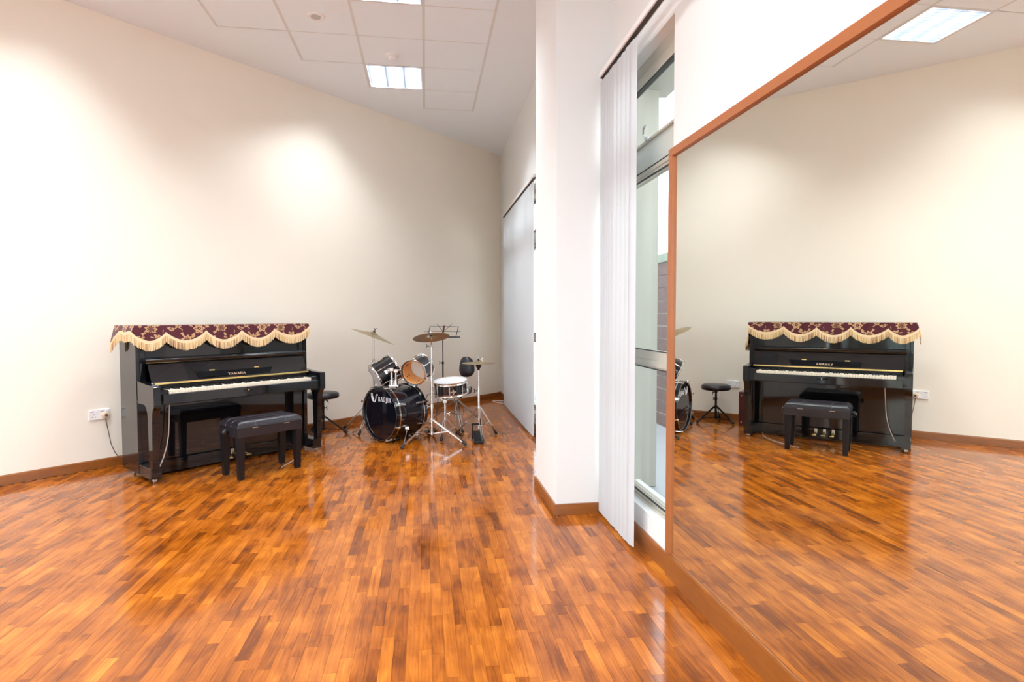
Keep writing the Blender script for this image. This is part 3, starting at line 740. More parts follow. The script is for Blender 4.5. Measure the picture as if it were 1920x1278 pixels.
for sx_ in (BA+.03, BB-.03):
    for sy in (BF+.03, BK-.03):
        g = G(); a, b = .028, .020
        g.prism([(sx_-a, sy-a, .345), (sx_+a, sy-a, .345), (sx_+a, sy+a, .345), (sx_-a, sy+a, .345)], (0, 0, -.002))
        top = [(sx_-a, sy-a, .344), (sx_+a, sy-a, .344), (sx_+a, sy+a, .344), (sx_-a, sy+a, .344)]; bot = [(sx_-b, sy-b, 0), (sx_+b, sy-b, 0), (sx_+b, sy+b, 0), (sx_-b, sy+b, 0)]
        vt = [g.bm.verts.new(p) for p in top]; vb = [g.bm.verts.new(p) for p in bot]
        for k in range(4): g.bm.faces.new((vt[k], vt[(k+1) % 4], vb[(k+1) % 4], vb[k]))
        g.bm.faces.new(vb)
        BPt('leg', g, M_blackm)
for s, x in ((-1, BA), (1, BB)):
    o = BPt('height_knob', G().lathe((x, -.27, .372), (s, 0, 0), [(0, 0), (0, .012), (.014, .012), (.016, .026), (.030, .028), (.038, .022), (.040, 0)], 20), M_blackm, None, True)
    BPt('knob_cap', G().cyl((x+s*.039, -.27, .372), (x+s*.042, -.27, .372), .012, n=16), M_steel, o, True)

# ------------------------------------------------------------------ stands
def foot(p, d, parent, at):
    """rubber foot at floor point p, leg arriving along d"""
    p = Vector(p); d = Vector(d).normalized(); a = p - d*.075
    mk('rubber_foot', G().lathe(a, d, [(0, 0), (0, .010), (.02, .012), (.060, .017), (.075, .014), (.075, 0)], 10), M_rubber, parent, True, at=at)
def tripod(t, at, c, zc, feet, zh, rt=.0105, m=None, gap=.011, single=False, bar=.006, knee=.5):
    """double-braced legs: collar height zc, hub height zh, floor points feet"""
    m = m or M_chrome; c = Vector(c)
    mk('collar', G().cyl((c.x, c.y, zc-.018), (c.x, c.y, zc+.018), rt+.008), m, t, True, at=at)
    mk('hub', G().cyl((c.x, c.y, zh-.014), (c.x, c.y, zh+.014), rt+.006), m, t, True, at=at)
    for f in feet:
        f = Vector((f[0], f[1], .012)); r_ = Vector((f.x-c.x, f.y-c.y, 0)).normalized(); sd = Vector((-r_.y, r_.x, 0))
        a = Vector((c.x, c.y, zc)) + r_*(rt+.010); d = (f-a).normalized(); b = f - d*.03
        g = G()
        if single: g.bar(a, b, .016, .005, sd.cross(d))
        else:
            for q in (-1, 1): g.bar(a + sd*gap*q, b + sd*gap*q*.8, .010, bar, sd)
            g.cyl(a - sd*gap*1.5, a + sd*gap*1.5, .005, n=8)
        lg = mk('leg', g, m, t, True, at=at)
        foot(f, d, lg, at)
        k = a.lerp(f, knee); h = Vector((c.x, c.y, zh)) + r_*(rt+.006)
        g = G()
        for q in (-1, 1): g.bar(h + sd*.006*q, k + sd*.006*q, .008, .004, sd)
        g.cyl(k - sd*gap*1.5, k + sd*gap*1.5, .005, n=8)
        mk('brace', g, m, t, True, at=at)
def wing(p, d, parent, at, m=None):
    """wing nut with bolt, sticking out along d"""
    p = Vector(p); d = Vector(d).normalized(); q = p + d*.028
    g = G().cyl(p, q, .005, n=8); z = Vector((0, 0, 1)) if abs(d.z) < .8 else Vector((1, 0, 0))
    for s in (-1, 1): g.prism([q, q + z*s*.018 + d*.012, q + z*s*.020 + d*.004, q - d*.006], d.cross(z)*.004)
    return mk('wing_nut', g, m or M_chrome, parent, True, at=at)
def cymbal(name, label, c, nrm, r, group=None, flip=False, bow=.018):
    c = Vector(c); n = Vector(nrm).normalized()
    th_ = .0016; up = [(.030*r/.2, 0), (.029*r/.2, .014), (.024*r/.2, .032), (.010*r/.2, .048*r/.2+.002), (.0075*r/.2, .06*r/.2)]
    top = [(.0150, 0.006), (.0150, .014), (.012, .030), (.004, .044), (.0005, .056)]
    prof = [(a, b) for a, b in top] + [(-.004-bow*(k/6)**1.2*r/.2, .056 + (r-.056)*k/6) for k in range(1, 7)]
    low = [(a-th_, b) for a, b in prof[::-1]]
    sg = -1 if flip else 1
    g = G().lathe(c, n*sg, prof + low, 64, close=True)
    t = mk(name, g, M_bronze, None, True, at=c, ang=60); t.location = c
    return tag(t, label, 'cymbal', group)

# ------------------------------------------------------------------ bass drum
BC = Vector((-.475, 6.085, .286)); BN = Vector((math.cos(R(42.05)), math.sin(R(42.05)), 0)); BR = .283; BL = .405
bfl = Vector((BC.x, BC.y, 0)); bd = thing('bass_drum', 'large black bass drum with white lettering on its front head', 'drum', bfl)
def BD(nm, g, m, par=None, s=True, lab=None):
    o = mk(nm, g, m, par or bd, s, at=bfl)
    if lab: o['label'] = lab
    return o
BD('shell', G().lathe(BC, BN, [(.035, .262), (.035, .274), (BL-.035, .274), (BL-.035, .262)], 64, close=True), M_drum)
for nm, a, b in (('front_hoop', 0., .045), ('rear_hoop', BL-.045, BL)):
    h_ = BD(nm, G().lathe(BC, BN, [(a, .268), (a, .283), (b, .283), (b, .268)], 72, close=True), M_drum)
    e_ = b if a == 0 else a
    BD('hoop_trim', G().lathe(BC, BN, [(e_-.006, .281), (e_-.006, .2865), (e_+.006, .2865), (e_+.006, .281)], 72, close=True), M_chrome, h_, True, 'bright chrome hoop edge')
    if a == 0: BD('hoop_inlay', G().lathe(BC, BN, [(-.002, .2675), (-.002, .2715), (.003, .2715), (.003, .2675)], 72, close=True), M_steel, h_)
hd = BD('front_head', G().lathe(BC, BN, [(.018, 0), (.018, .270), (.020, .270), (.020, 0)], 64), M_drum)
BD('rear_head', G().lathe(BC, BN, [(BL-.020, 0), (BL-.020, .270), (BL-.018, .270), (BL-.018, 0)], 64), M_head)
br = Vector((BN.y, -BN.x, 0)); bu = Vector((0, 0, 1))
def hp(x, y, d=.0): return BC + BN*(.018-d) + br*x + bu*y
letters('BAOJIA', hp(.064, .150, .0004), br, bu, .048, .205, .0006, hd, M_decal, bfl)
def decal(pts): mk('emblem', G().prism([hp(*p, .0004) for p in pts], -BN*.0006), M_decal, hd, False, at=bfl)
ex, ey, es = -.160, .106, .098
def EM(pts): decal([(ex + x*es, ey + y*es) for x, y in pts])
EM([(.00, 1.0), (.08, 1.0), (.12, .62), (.30, .30), (.26, .22), (.06, .50)])
EM([(.11, 1.0), (.20, .98), (.22, .68), (.40, .38), (.33, .27), (.16, .60)])
EM([(.23, .98), (.30, .94), (.30, .72), (.52, .40), (.55, .00), (.46, .06), (.36, .36), (.25, .64)])
EM([(.04, .44), (.24, .18), (.46, .02), (.50, .20), (.30, .26), (.12, .46)])
EM([(.66, .02), (.74, .10), (.92, .50), (.90, .80), (.80, .78), (.76, .42), (.62, .16)])
EM([(1.06+.11*math.cos(a*math.pi/6), .86+.11*math.sin(a*math.pi/6)) for a in range(12)])
for k in range(8):
    a = R(22.5 + 45*k) ; rd = br*math.cos(a) + bu*math.sin(a); tg = BN.cross(rd)
    for a0, sg in ((0., 1), (BL, -1)):
        o0 = BC + BN*a0 + rd*.285
        g = G().prism([o0 - BN*sg*.006 - rd*.016 - tg*.011, o0 - BN*sg*.006 - rd*.016 + tg*.011, o0 - BN*sg*.006 + rd*.008 + tg*.012, o0 - BN*sg*.006 + rd*.008 - tg*.012], BN*sg*.010, .001)
        g.prism([o0 - BN*sg*.004 + rd*.001 - tg*.010, o0 - BN*sg*.004 + rd*.001 + tg*.010, o0 - BN*sg*.004 + rd*.009 + tg*.010, o0 - BN*sg*.004 + rd*.009 - tg*.010], BN*sg*.055)
        cl = BD('tension_claw', g, M_chrome, None, False)
        g = G().cyl(o0 + rd*.005 - BN*sg*.018, o0 + rd*.005 + BN*sg*.105, .0032, n=8).bar(o0 + rd*.005 - BN*sg*.020 - tg*.016, o0 + rd*.005 - BN*sg*.020 + tg*.016, .008, .005, BN)
        BD('tension_rod', g, M_chrome, cl)
        q = BC + BN*(a0 + sg*.105) + rd*.281
        BD('lug', G().ball((0, 0, 0), .011, (1, 1, 1), 10).lathe((0, 0, 0), BN, [(-.022, 0), (-.018, .008), (.018, .008), (.022, 0)], 10) if False else G().lathe(q, BN, [(-.020, 0), (-.016, .009), (.016, .009), (.020, 0)], 10), M_chrome)
for (p_, q_) in ((BC + BN*.16 + br*.245 - bu*.135, Vector((-.225, 5.70, .012))), (BC + BN*.16 - br*.245 - bu*.125, Vector((-.80, 6.57, .012)))):
    sp_ = BD('spur', G().cyl(p_, q_, .006, .005, 10), M_chrome)
    BD('spur_bracket', G().box(p_ - Vector((.02, .02, .02)), p_ + Vector((.02, .02, .016)), .004), M_chrome, sp_, False)
    BD('spur_tip', G().cyl(q_ + (p_-q_).normalized()*.02, q_ - (p_-q_).normalized()*.010, .007, .004, 8), M_rubber, sp_)
TB = BC + BN*.19; TB.z = BC.z + .272
mt = BD('tom_mount', G().box(TB - Vector((.05, .035, .006)), TB + Vector((.05, .035, .014)), .005).lathe(TB + Vector((-.022, 0, .01)), (0, 0, 1), [(0, .026), (.05, .018), (.06, .014)], 14).lathe(TB + Vector((.022, 0, .01)), (0, 0, 1), [(0, .026), (.05, .018), (.06, .014)], 14), M_chrome)
PT = [Vector((TB.x-.022, TB.y+.004, 0)), Vector((TB.x+.022, TB.y-.004, 0))]
TOPZ = [.722, .706]
for k in (0, 1):
    po = BD('mount_post', G().cyl((PT[k].x, PT[k].y, TB.z), (PT[k].x, PT[k].y, TOPZ[k]), .0115, n=14), M_chrome)
    BD('post_clamp', G().box(Vector((PT[k].x-.020, PT[k].y-.020, TOPZ[k]-.012)), Vector((PT[k].x+.020, PT[k].y+.020, TOPZ[k]+.026)), .007), M_chrome, po, False)

# ------------------------------------------------------------------ toms (axis runs from the lower head to the batter head)
def tom(label, c, ax, rad, dep, clear, arm_from):
    c = Vector(c); ax = Vector(ax).normalized(); t = thing('tom_drum', label, 'drum', c)
    def P(nm, g, m, par=None, s=True): return mk(nm, g, m, par or t, s, at=c)
    d, a, b = G.frame(ax)
    P('shell', G().lathe(c, ax, [(.012, rad-.016), (.012, rad-.008), (dep-.012, rad-.008), (dep-.012, rad-.016)], 56, close=True), M_drum)
    P('shell_lining', G().lathe(c, ax, [(.008, rad-.0205), (.008, rad-.0165), (dep-.014, rad-.0165), (dep-.014, rad-.0205)], 56, close=True), M_maple)
    for h0, h1 in ((-.006, .014), (dep-.014, dep+.006)):
        P('hoop', G().lathe(c, ax, [(h0, rad-.010), (h0, rad), (h0+.004, rad+.003), (h1-.004, rad), (h1, rad+.002), (h1, rad-.008)], 56, close=True), M_chrome)
    P('batter_head', G().lathe(c, ax, [(dep, 0), (dep, rad-.009), (dep-.004, rad-.009), (dep-.004, 0)], 48), M_clear if clear else M_head)
    if clear: P('logo_plate', G().box((0, 0, 0), (.001, .001, .001)), M_dot) if False else None
    if not clear: P('lower_head', G().lathe(c, ax, [(.001, 0), (.001, rad-.009), (.003, rad-.009), (.003, 0)], 48), M_head)
    for k in range(6):
        ph = 2*math.pi*(k+.5)/6; rd = a*math.cos(ph) + b*math.sin(ph)
        q = c + rd*(rad+.006)
        ro = P('tension_rod', G().cyl(q - ax*.012, q + ax*(dep+.012), .0028, n=6).cyl(q - ax*.016, q - ax*.002, .006, n=6).cyl(q + ax*(dep+.002), q + ax*(dep+.016), .006, n=6), M_chrome)
        for hh in (.055, dep-.055):
            P('lug', G().lathe(c + rd*(rad+.001) + ax*hh, ax, [(-.024, 0), (-.018, .009), (.018, .009), (.024, 0)], 10), M_chrome, ro)
        if clear:
            P('lug_screw', G().cyl(c + rd*(rad-.0206) + ax*.055, c + rd*(rad-.026) + ax*.055, .006, n=8).cyl(c + rd*(rad-.0206) + ax*.100, c + rd*(rad-.026) + ax*.100, .006, n=8), M_dot, ro)
    m_ = c + ax*dep*.5; af = Vector(arm_from); dr = (af-m_); dr = (dr - ax*dr.dot(ax)).normalized(); pt = m_ + dr*(rad-.010)
    br_ = P('mount_plate', G().prism([pt + ax*.035 + dr.cross(ax)*.022, pt + ax*.035 - dr.cross(ax)*.022, pt - ax*.035 - dr.cross(ax)*.022, pt - ax*.035 + dr.cross(ax)*.022], dr*.016, .003), M_chrome, None, False)
    P('mount_arm', G().cyl(pt + dr*.008, af, .008, n=12), M_chrome, br_)
    if clear: P('lining_label', G().lathe(c + ax*.02, ax, [(0, rad-.0212), (.05, rad-.0212)], 56) if False else G().bar(c - dr*0 + (-a*.86+b*.5)*(rad-.0212) + ax*.05, c + (-a*.86+b*.5)*(rad-.0212) + ax*.085, .030, .001, (-a*.86+b*.5)), M_dot, None, False)
    return t
tom('black tom drum tilted to the left with its pale lower head showing', (-.535, 6.42, .625), (.834, .28, .48), .150, .238, False, (PT[0].x, PT[0].y, TOPZ[0]+.008))
tom('black tom drum open at the bottom showing its orange wooden inside', (-.129, 6.08, .702), (.409, .888, .211), .139, .215, True, (PT[1].x, PT[1].y, TOPZ[1]+.008))

# ------------------------------------------------------------------ ride cymbal and its stand
RC = Vector((-.582, 6.753, 1.093)); rb = Vector((-.585, 6.748, 0))
rs = thing('ride_cymbal_stand', 'chrome cymbal stand behind the bass drum holding the tilted cymbal', 'cymbal stand', rb)
mk('pole', G().cyl((rb.x, rb.y, .05), (rb.x, rb.y, .78), .0125), M_steel, rs, True, at=rb)
mk('upper_pole', G().cyl((rb.x, rb.y, .76), (RC.x, RC.y, 1.058), .0085), M_steel, rs, True, at=rb)
mk('height_clamp', G().cyl((rb.x, rb.y, .755), (rb.x, rb.y, .80), .017).box((rb.x-.03, rb.y-.008, .765), (rb.x-.012, rb.y+.008, .785), .003), M_steel, rs, True, at=rb)
rn = Vector((.368, .031, .929)).normalized()
ti = mk('tilter', G().cyl((RC.x, RC.y, 1.045), (RC.x, RC.y, 1.070), .014).cyl(RC - rn*.030, RC + rn*.040, .0045), M_blackm, rs, True, at=rb)
wing(RC + rn*.026, rn, ti, rb, M_blackm)
mk('felt', G().cyl(RC + rn*.018, RC + rn*.028, .017, n=16), M_rubber, ti, True, at=rb)
tripod(rs, rb, rb, .36, [(-.72, 6.417), (-.93, 6.80), (-.40, 7.05)], .10, .0125, M_steel)
cymbal('ride_cymbal', 'large bronze cymbal tilted steeply on the stand behind the bass drum', RC, rn, .252, bow=.026)

# ------------------------------------------------------------------ crash cymbal and its stand
KC = Vector((.053, 5.980, 1.090)); kb = Vector((.055, 5.935, 0)); kn = Vector((-.085, .285, .957)).normalized()
cs = thing('crash_cymbal_stand', 'tall chrome cymbal stand in front of the snare drum with wide tripod', 'cymbal stand', kb)
mk('pole', G().cyl((kb.x, kb.y, .085), (kb.x, kb.y, .385), .0125), M_chrome, cs, True, at=kb)
mk('middle_pole', G().cyl((kb.x, kb.y, .37), (kb.x, kb.y, .90), .0100), M_chrome, cs, True, at=kb)
mk('upper_pole', G().cyl((kb.x, kb.y, .66), (kb.x, kb.y, .985), .0072).cyl((kb.x, kb.y, .98), KC - kn*.05, .006), M_chrome, cs, True, at=kb)
for z, s in ((.372, 1), (.655, 1)):
    h_ = mk('height_clamp', G().cyl((kb.x, kb.y, z-.02), (kb.x, kb.y, z+.022), .0165), M_chrome, cs, True, at=kb); wing((kb.x-.014, kb.y, z), (-1, -.2, 0), h_, kb)
ti = mk('tilter', G().cyl((kb.x-.016, kb.y, .985), (kb.x+.016, kb.y, .985), .013).cyl(KC - kn*.06, KC + kn*.045, .0045), M_steel, cs, True, at=kb)
wing((kb.x-.016, kb.y, .985), (-1, 0, 0), ti, kb, M_blackm)
mk('felt', G().cyl(KC - kn*.012, KC - kn*.001, .015, n=16).cyl(KC + kn*.016, KC + kn*.026, .013, n=16), M_rubber, ti, True, at=kb)
tripod(cs, kb, kb, .235, [(-.246, 5.71), (.391, 5.765), (.02, 6.33)], .100, .0125, M_chrome, knee=.45)
cymbal('crash_cymbal', 'bronze crash cymbal showing its dark underside on the middle stand', KC, kn, .186)

# ------------------------------------------------------------------ hi-hat
HB = Vector((.548, 6.125, 0)); HZ = .792
hs = thing('hi_hat_stand', 'chrome hi-hat stand with black foot pedal at the right of the drums', 'cymbal stand', HB)
mk('pole', G().cyl((HB.x, HB.y, .05), (HB.x, HB.y, .50), .0125), M_chrome, hs, True, at=HB)
mk('upper_pole', G().cyl((HB.x, HB.y, .48), (HB.x, HB.y, .735), .0095), M_chrome, hs, True, at=HB)
mk('seat_cup', G().lathe((HB.x, HB.y, .72), (0, 0, 1), [(0, 0), (0, .012), (.02, .016), (.03, .026), (.042, .030), (.046, .026), (.046, 0)], 18), M_blackm, hs, True, at=HB)
mk('pull_rod', G().cyl((HB.x, HB.y, .70), (HB.x, HB.y, .872), .0032), M_chrome, hs, True, at=HB)
ct = mk('clutch', G().cyl((HB.x, HB.y, HZ+.019), (HB.x, HB.y, HZ+.044), .009).cyl((HB.x, HB.y, HZ+.019), (HB.x, HB.y, HZ+.028), .014), M_blackm, hs, True, at=HB)
wing((HB.x+.006, HB.y, HZ+.036), (1, -.2, 0), ct, HB)
h_ = mk('height_clamp', G().cyl((HB.x, HB.y, .482), (HB.x, HB.y, .53), .0165), M_chrome, hs, True, at=HB); wing((HB.x-.014, HB.y, .50), (-1, -.3, 0), h_, HB, M_blackm)
tripod(hs, HB, HB, .315, [(.752, 6.25), (.560, 5.845), (.318, 6.30)], .120, .0125, M_chrome, knee=.52)
pd = Vector((.02, -1, 0)).normalized(); psd = Vector((-pd.y, pd.x, 0)); pb = Vector((.515, 6.065, 0))
mk('pedal_frame', G().box(pb + Vector((-.05, -.04, .006)), pb + Vector((-.035, -.02, .17)), .003).box(pb + Vector((.035, -.04, .006)), pb + Vector((.05, -.02, .17)), .003).box(pb + Vector((-.05, -.04, .155)), pb + Vector((.05, -.02, .175)), .003), M_blackm, hs, False, at=HB)
pp = mk('foot_pedal', G().prism([pb + psd*-.042 + Vector((0, 0, .08)), pb + psd*.042 + Vector((0, 0, .08)), pb + psd*.042 + pd*.20 + Vector((0, 0, .018)), pb - psd*.042 + pd*.20 + Vector((0, 0, .018))], (0, 0, .008), .002), M_blackm, hs, False, at=HB)
mk('heel_plate', G().box(pb + pd*.22 - Vector((.05, .035, 0)) + Vector((0, 0, .002)), pb + pd*.22 + Vector((.05, .035, .022)), .004), M_blackm, pp, False, at=HB)
mk('pedal_link', G().tube([pb + Vector((.02, .05, .02)), pb + Vector((.0, .04, .14)), (HB.x, HB.y, .18)], .003, 6), M_steel, pp, True, at=HB)
cymbal('hi_hat_cymbal', 'lower bronze hi-hat cymbal resting on the stand cup', (HB.x, HB.y, HZ-.010), (0, 0, 1), .172, 'hi-hat cymbals', True, .004)
cymbal('hi_hat_cymbal', 'upper bronze hi-hat cymbal of the closed pair', (HB.x, HB.y, HZ+.012), (0, 0, 1), .172, 'hi-hat cymbals', False, .010)

# ------------------------------------------------------------------ snare drum on its stand
SC = Vector((.251, 6.157, .607)); sn = Vector((-.075, -.105, .991)).normalized(); SR = .178; SD = .135
t = thing('snare_drum', 'black snare drum with white head and chrome rims', 'drum', SC)
def SP(nm, g, m, par=None, s=True): return mk(nm, g, m, par or t, s, at=SC)
SP('shell', G().lathe(SC, sn, [(-SD+.012, .170), (-SD+.012, .176), (-.012, .176), (-.012, .170)], 64, close=True), M_drum)
for a0, a1 in ((-.022, .006), (-SD-.004, -SD+.020)):
    SP('hoop', G().lathe(SC, sn, [(a0, .176), (a0, .184), (a0+.003, .186), ((a0+a1)/2, .181), (a1-.003, .184), (a1, .186), (a1, .178)], 64, close=True), M_chrome)
SP('batter_head', G().lathe(SC, sn, [(-.001, 0), (-.001, .1765), (-.004, .1765), (-.004, 0)], 48), M_head)
SP('lower_head', G().lathe(SC, sn, [(-SD, 0), (-SD, .1765), (-SD+.003, .1765), (-SD+.003, 0)], 48), M_clear)
d_, a_, b_ = G.frame(sn)
for k in range(8):
    ph = 2*math.pi*(k+.35)/8; rd = a_*math.cos(ph) + b_*math.sin(ph); q = SC + rd*.1835
    ro = SP('tension_rod', G().cyl(q + sn*.010, q - sn*(SD+.008), .003, n=6), M_chrome)
    SP('lug', G().prism([q - sn*.042 - rd*.010 + d_.cross(rd)*.007, q - sn*.042 - rd*.010 - d_.cross(rd)*.007, q - sn*.042 + rd*.006 - d_.cross(rd)*.005, q - sn*.042 + rd*.006 + d_.cross(rd)*.005], -sn*.052, .003), M_chrome, ro, False)
vd = Vector((.10, -1, 0)); vd = (vd - sn*vd.dot(sn)).normalized(); q = SC - sn*.085 + vd*.177; sd_ = vd.cross(sn)
cr = SP('badge', G().prism([q + sd_*-.030 + sn*.008, q + sd_*.030 + sn*.008, q + sd_*.030 - sn*.006, q - sd_*.030 - sn*.006], vd*.004, .001).prism([q - sd_*.008 + sn*.024, q + sd_*.008 + sn*.024, q + sd_*.008 - sn*.026, q - sd_*.008 - sn*.026], vd*.006, .001), M_steel, None, False)
vd2 = Vector((.92, -.4, 0)); vd2 = (vd2 - sn*vd2.dot(sn)).normalized(); q = SC - sn*.065 + vd2*.178; s2_ = vd2.cross(sn)
th_ = SP('strainer', G().prism([q - s2_*.012 + sn*.045, q + s2_*.012 + sn*.045, q + s2_*.012 - sn*.05, q - s2_*.012 - sn*.05], vd2*.020, .003), M_chrome, None, False)
SP('strainer_lever', G().tube([q + vd2*.02 + sn*.02, q + vd2*.035 + sn*.03, q + vd2*.036 - sn*.03], .005, 8), M_chrome, th_)
sb = Vector((.195, 6.16, 0))
st = thing('snare_stand', 'low chrome stand carrying the snare drum', 'drum stand', sb)
mk('pole', G().cyl((sb.x, sb.y, .10), (sb.x, sb.y, .36), .011), M_chrome, st, True, at=sb)
mk('upper_pole', G().cyl((sb.x, sb.y, .33), (sb.x, sb.y, .405), .008), M_chrome, st, True, at=sb)
h_ = mk('height_clamp', G().cyl((sb.x, sb.y, .24), (sb.x, sb.y, .275), .016), M_chrome, st, True, at=sb); wing((sb.x+.014, sb.y, .258), (1, -.2, 0), h_, sb)
mk('basket_head', G().box((sb.x-.022, sb.y-.022, .372), (sb.x+.022, sb.y+.022, .412), .005), M_steel, st, False, at=sb)
for k in range(3):
    a = R(80 + 120*k); rim = SC - sn*(SD+.012) + (a_*math.cos(a) + b_*math.sin(a))*.165; m0 = Vector((sb.x, sb.y, .395))
    ba = mk('basket_arm', G().bar(m0, m0.lerp(rim, .9), .014, .006), M_steel, st, True, at=sb)
    mk('arm_grip', G().box(rim - Vector((.012, .012, .014)), rim + Vector((.012, .012, .010)), .004), M_rubber, ba, False, at=sb)
tripod(st, sb, sb, .20, [(.148, 5.985), (.365, 6.205), (.07, 6.32)], .085, .011, M_chrome)

# ------------------------------------------------------------------ drum throne with backrest
TC = Vector((.345, 6.85, 0))
tr = thing('drum_throne', 'black drum throne with backrest behind the snare drum', 'stool', TC)
mk('seat', G().lathe((TC.x, TC.y, .385), (0, 0, 1), [(0, 0), (0, .175), (.012, .186), (.055, .190), (.074, .180), (.082, .150), (.084, 0)], 40), M_leather, tr, True, at=TC, ang=60)
mk('seat_plate', G().cyl((TC.x, TC.y, .365), (TC.x, TC.y, .386), .055, n=20), M_blackm, tr, True, at=TC)
mk('column', G().cyl((TC.x, TC.y, .06), (TC.x, TC.y, .37), .017, n=16), M_steel, tr, True, at=TC)
mk('column_collar', G().cyl((TC.x, TC.y, .275), (TC.x, TC.y, .325), .026, n=16), M_steel, tr, True, at=TC)
bk = Vector((.470, 6.965, .682)); bdir = Vector((-.62, -.78, .08)).normalized(); bsd = Vector((-bdir.y, bdir.x, 0)).normalized(); bup = bdir.cross(bsd); bup = bup if bup.z > 0 else -bup
def backpad(s, t):
    a = (s-.5)*2; z = (t-.5)*2
    return None
g = G()
out = []
for k in range(28):
    a = 2*math.pi*k/28; ca, sa = math.cos(a), math.sin(a)
    x = .105*(abs(ca)**.75)*(1 if ca >= 0 else -1)*(1.0 if sa < 0 else .95-.12*sa); y = .120*(abs(sa)**.75)*(1 if sa >= 0 else -1)
    out.append((x, y))
def ringp(sc, dd): return [g.bm.verts.new(bk + bsd*x*sc + bup*y*sc + bdir*(dd - .9*(x*sc)**2*3)) for x, y in out]
rings = [ringp(.90, -.024), ringp(1.0, -.012), ringp(1.0, .012), ringp(.88, .030), ringp(.5, .036)]
for A, B in zip(rings, rings[1:]):
    for k in range(28): g.bm.faces.new((A[k], A[(k+1) % 28], B[(k+1) % 28], B[k]))
g.bm.faces.new(rings[0]); g.bm.faces.new(rings[-1])
bp_ = mk('backrest', g, M_leather, tr, True, at=TC, ang=70)
bb_ = bk - bdir*.03
mk('backrest_bar', G().tube([(bb_.x, bb_.y, .70), (bb_.x, bb_.y, .60), (bb_.x-.006, bb_.y-.012, .50), (bb_.x-.03, bb_.y-.05, .385), (bb_.x-.09, bb_.y-.10, .375)], .011, 10), M_steel, tr, True, at=TC)
mk('backrest_knob', G().lathe(bb_ - Vector((0, 0, .01)), -bdir, [(0, 0), (0, .008), (.02, .008), (.022, .018), (.04, .018), (.04, 0)], 14), M_blackm, bp_, True, at=TC)
tripod(tr, TC, TC, .30, [(.66, 7.13), (.04, 7.14), (.395, 6.40)], .14, .017, M_steel, gap=.014, bar=.008)

# ------------------------------------------------------------------ kick pedal behind the bass drum
kp = Vector((-.105, 6.385, 0))
kp = BC + BN*(BL+.125); kp.z = 0
kt = thing('kick_pedal', 'black kick drum pedal at the rear of the bass drum', 'pedal', kp)
ks_ = Vector((BN.y, -BN.x, 0))
def kq(u, v, z): return kp + BN*u + ks_*v + Vector((0, 0, z))
mk('base_plate', G().prism([kq(-.08, -.05, .002), kq(.24, -.045, .002), kq(.24, .045, .002), kq(-.08, .05, .002)], (0, 0, .010), .002), M_blackm, kt, False, at=kp)
mk('footboard', G().prism([kq(-.02, -.04, .085), kq(.22, -.036, .022), kq(.22, .036, .022), kq(-.02, .04, .085)], (0, 0, .009), .002), M_blackm, kt, False, at=kp)
for v in (-.065, .065): mk('frame_post', G().prism([kq(-.03, v-.008, .002), kq(.005, v-.008, .002), kq(.0, v-.008, .23), kq(-.02, v-.008, .23)], ks_*.016), M_steel, kt, False, at=kp)
mk('axle', G().cyl(kq(-.01, -.075, .22), kq(-.01, .075, .22), .007), M_chrome, kt, True, at=kp)
bt_ = mk('beater_shaft', G().cyl(kq(-.01, 0, .22), kq(.05, 0, .40), .004), M_chrome, kt, True, at=kp)
mk('beater', G().ball(kq(.052, 0, .405), .028, (1, 1, .8)), M_head, bt_, True, at=kp)
mk('toe_clamp', G().prism([kq(-.12, -.025, .004), kq(-.08, -.025, .004), kq(-.08, .025, .004), kq(-.12, .025, .004)], (0, 0, .03), .003), M_steel, kt, False, at=kp)

# ------------------------------------------------------------------ music stand
MB_ = Vector((.225, 7.86, 0))
ms = thing('music_stand', 'thin black folding music stand behind the drums', 'music stand', MB_)
mk('pole', G().cyl((MB_.x, MB_.y, .12), (MB_.x, MB_.y, .66), .0095), M_wire, ms, True, at=MB_)
mk('upper_pole', G().cyl((MB_.x, MB_.y, .64), (MB_.x, MB_.y, 1.09), .0065), M_wire, ms, True, at=MB_)
h_ = mk('height_clamp', G().cyl((MB_.x, MB_.y, .645), (MB_.x, MB_.y, .68), .014), M_wire, ms, True, at=MB_); wing((MB_.x-.012, MB_.y, .665), (-1, 0, 0), h_, MB_, M_wire)
ml = Vector((.995, -.12, 0)).normalized(); mb_ = Vector((.10, .30, .95)).normalized(); mo = Vector((MB_.x-.016, MB_.y-.03, 1.010))
def mq(x, y): return mo + ml*x + mb_*y
mk('desk_frame', G().bar(mq(-.185, .005), mq(-.165, .152), .009, .004).bar(mq(.190, .0), mq(.212, .145), .009, .004).bar(mq(-.165, .152), mq(.212, .145), .008, .004), M_wire, ms, False, at=MB_)
mk('desk_rail', G().bar(mq(-.235, .078), mq(.252, .072), .006, .004), M_wire, ms, False, at=MB_)
mk('desk_ledge', G().bar(mq(-.235, .002), mq(.245, -.002), .012, .020, (0, 0, 1)), M_wire, ms, False, at=MB_)
mk('desk_spine', G().bar(mq(.012, -.02), mq(.020, .160), .022, .006), M_maroon, ms, False, at=MB_)
for q_, w_ in ((-.075, .178), (.125, .178)): mk('desk_strut', G().bar(mq(.012, .075), mq(q_, w_), .008, .004), M_wire, ms, False, at=MB_)
mk('collar', G().cyl((MB_.x, MB_.y, .285), (MB_.x, MB_.y, .31), .015), M_wire, ms, True, at=MB_)
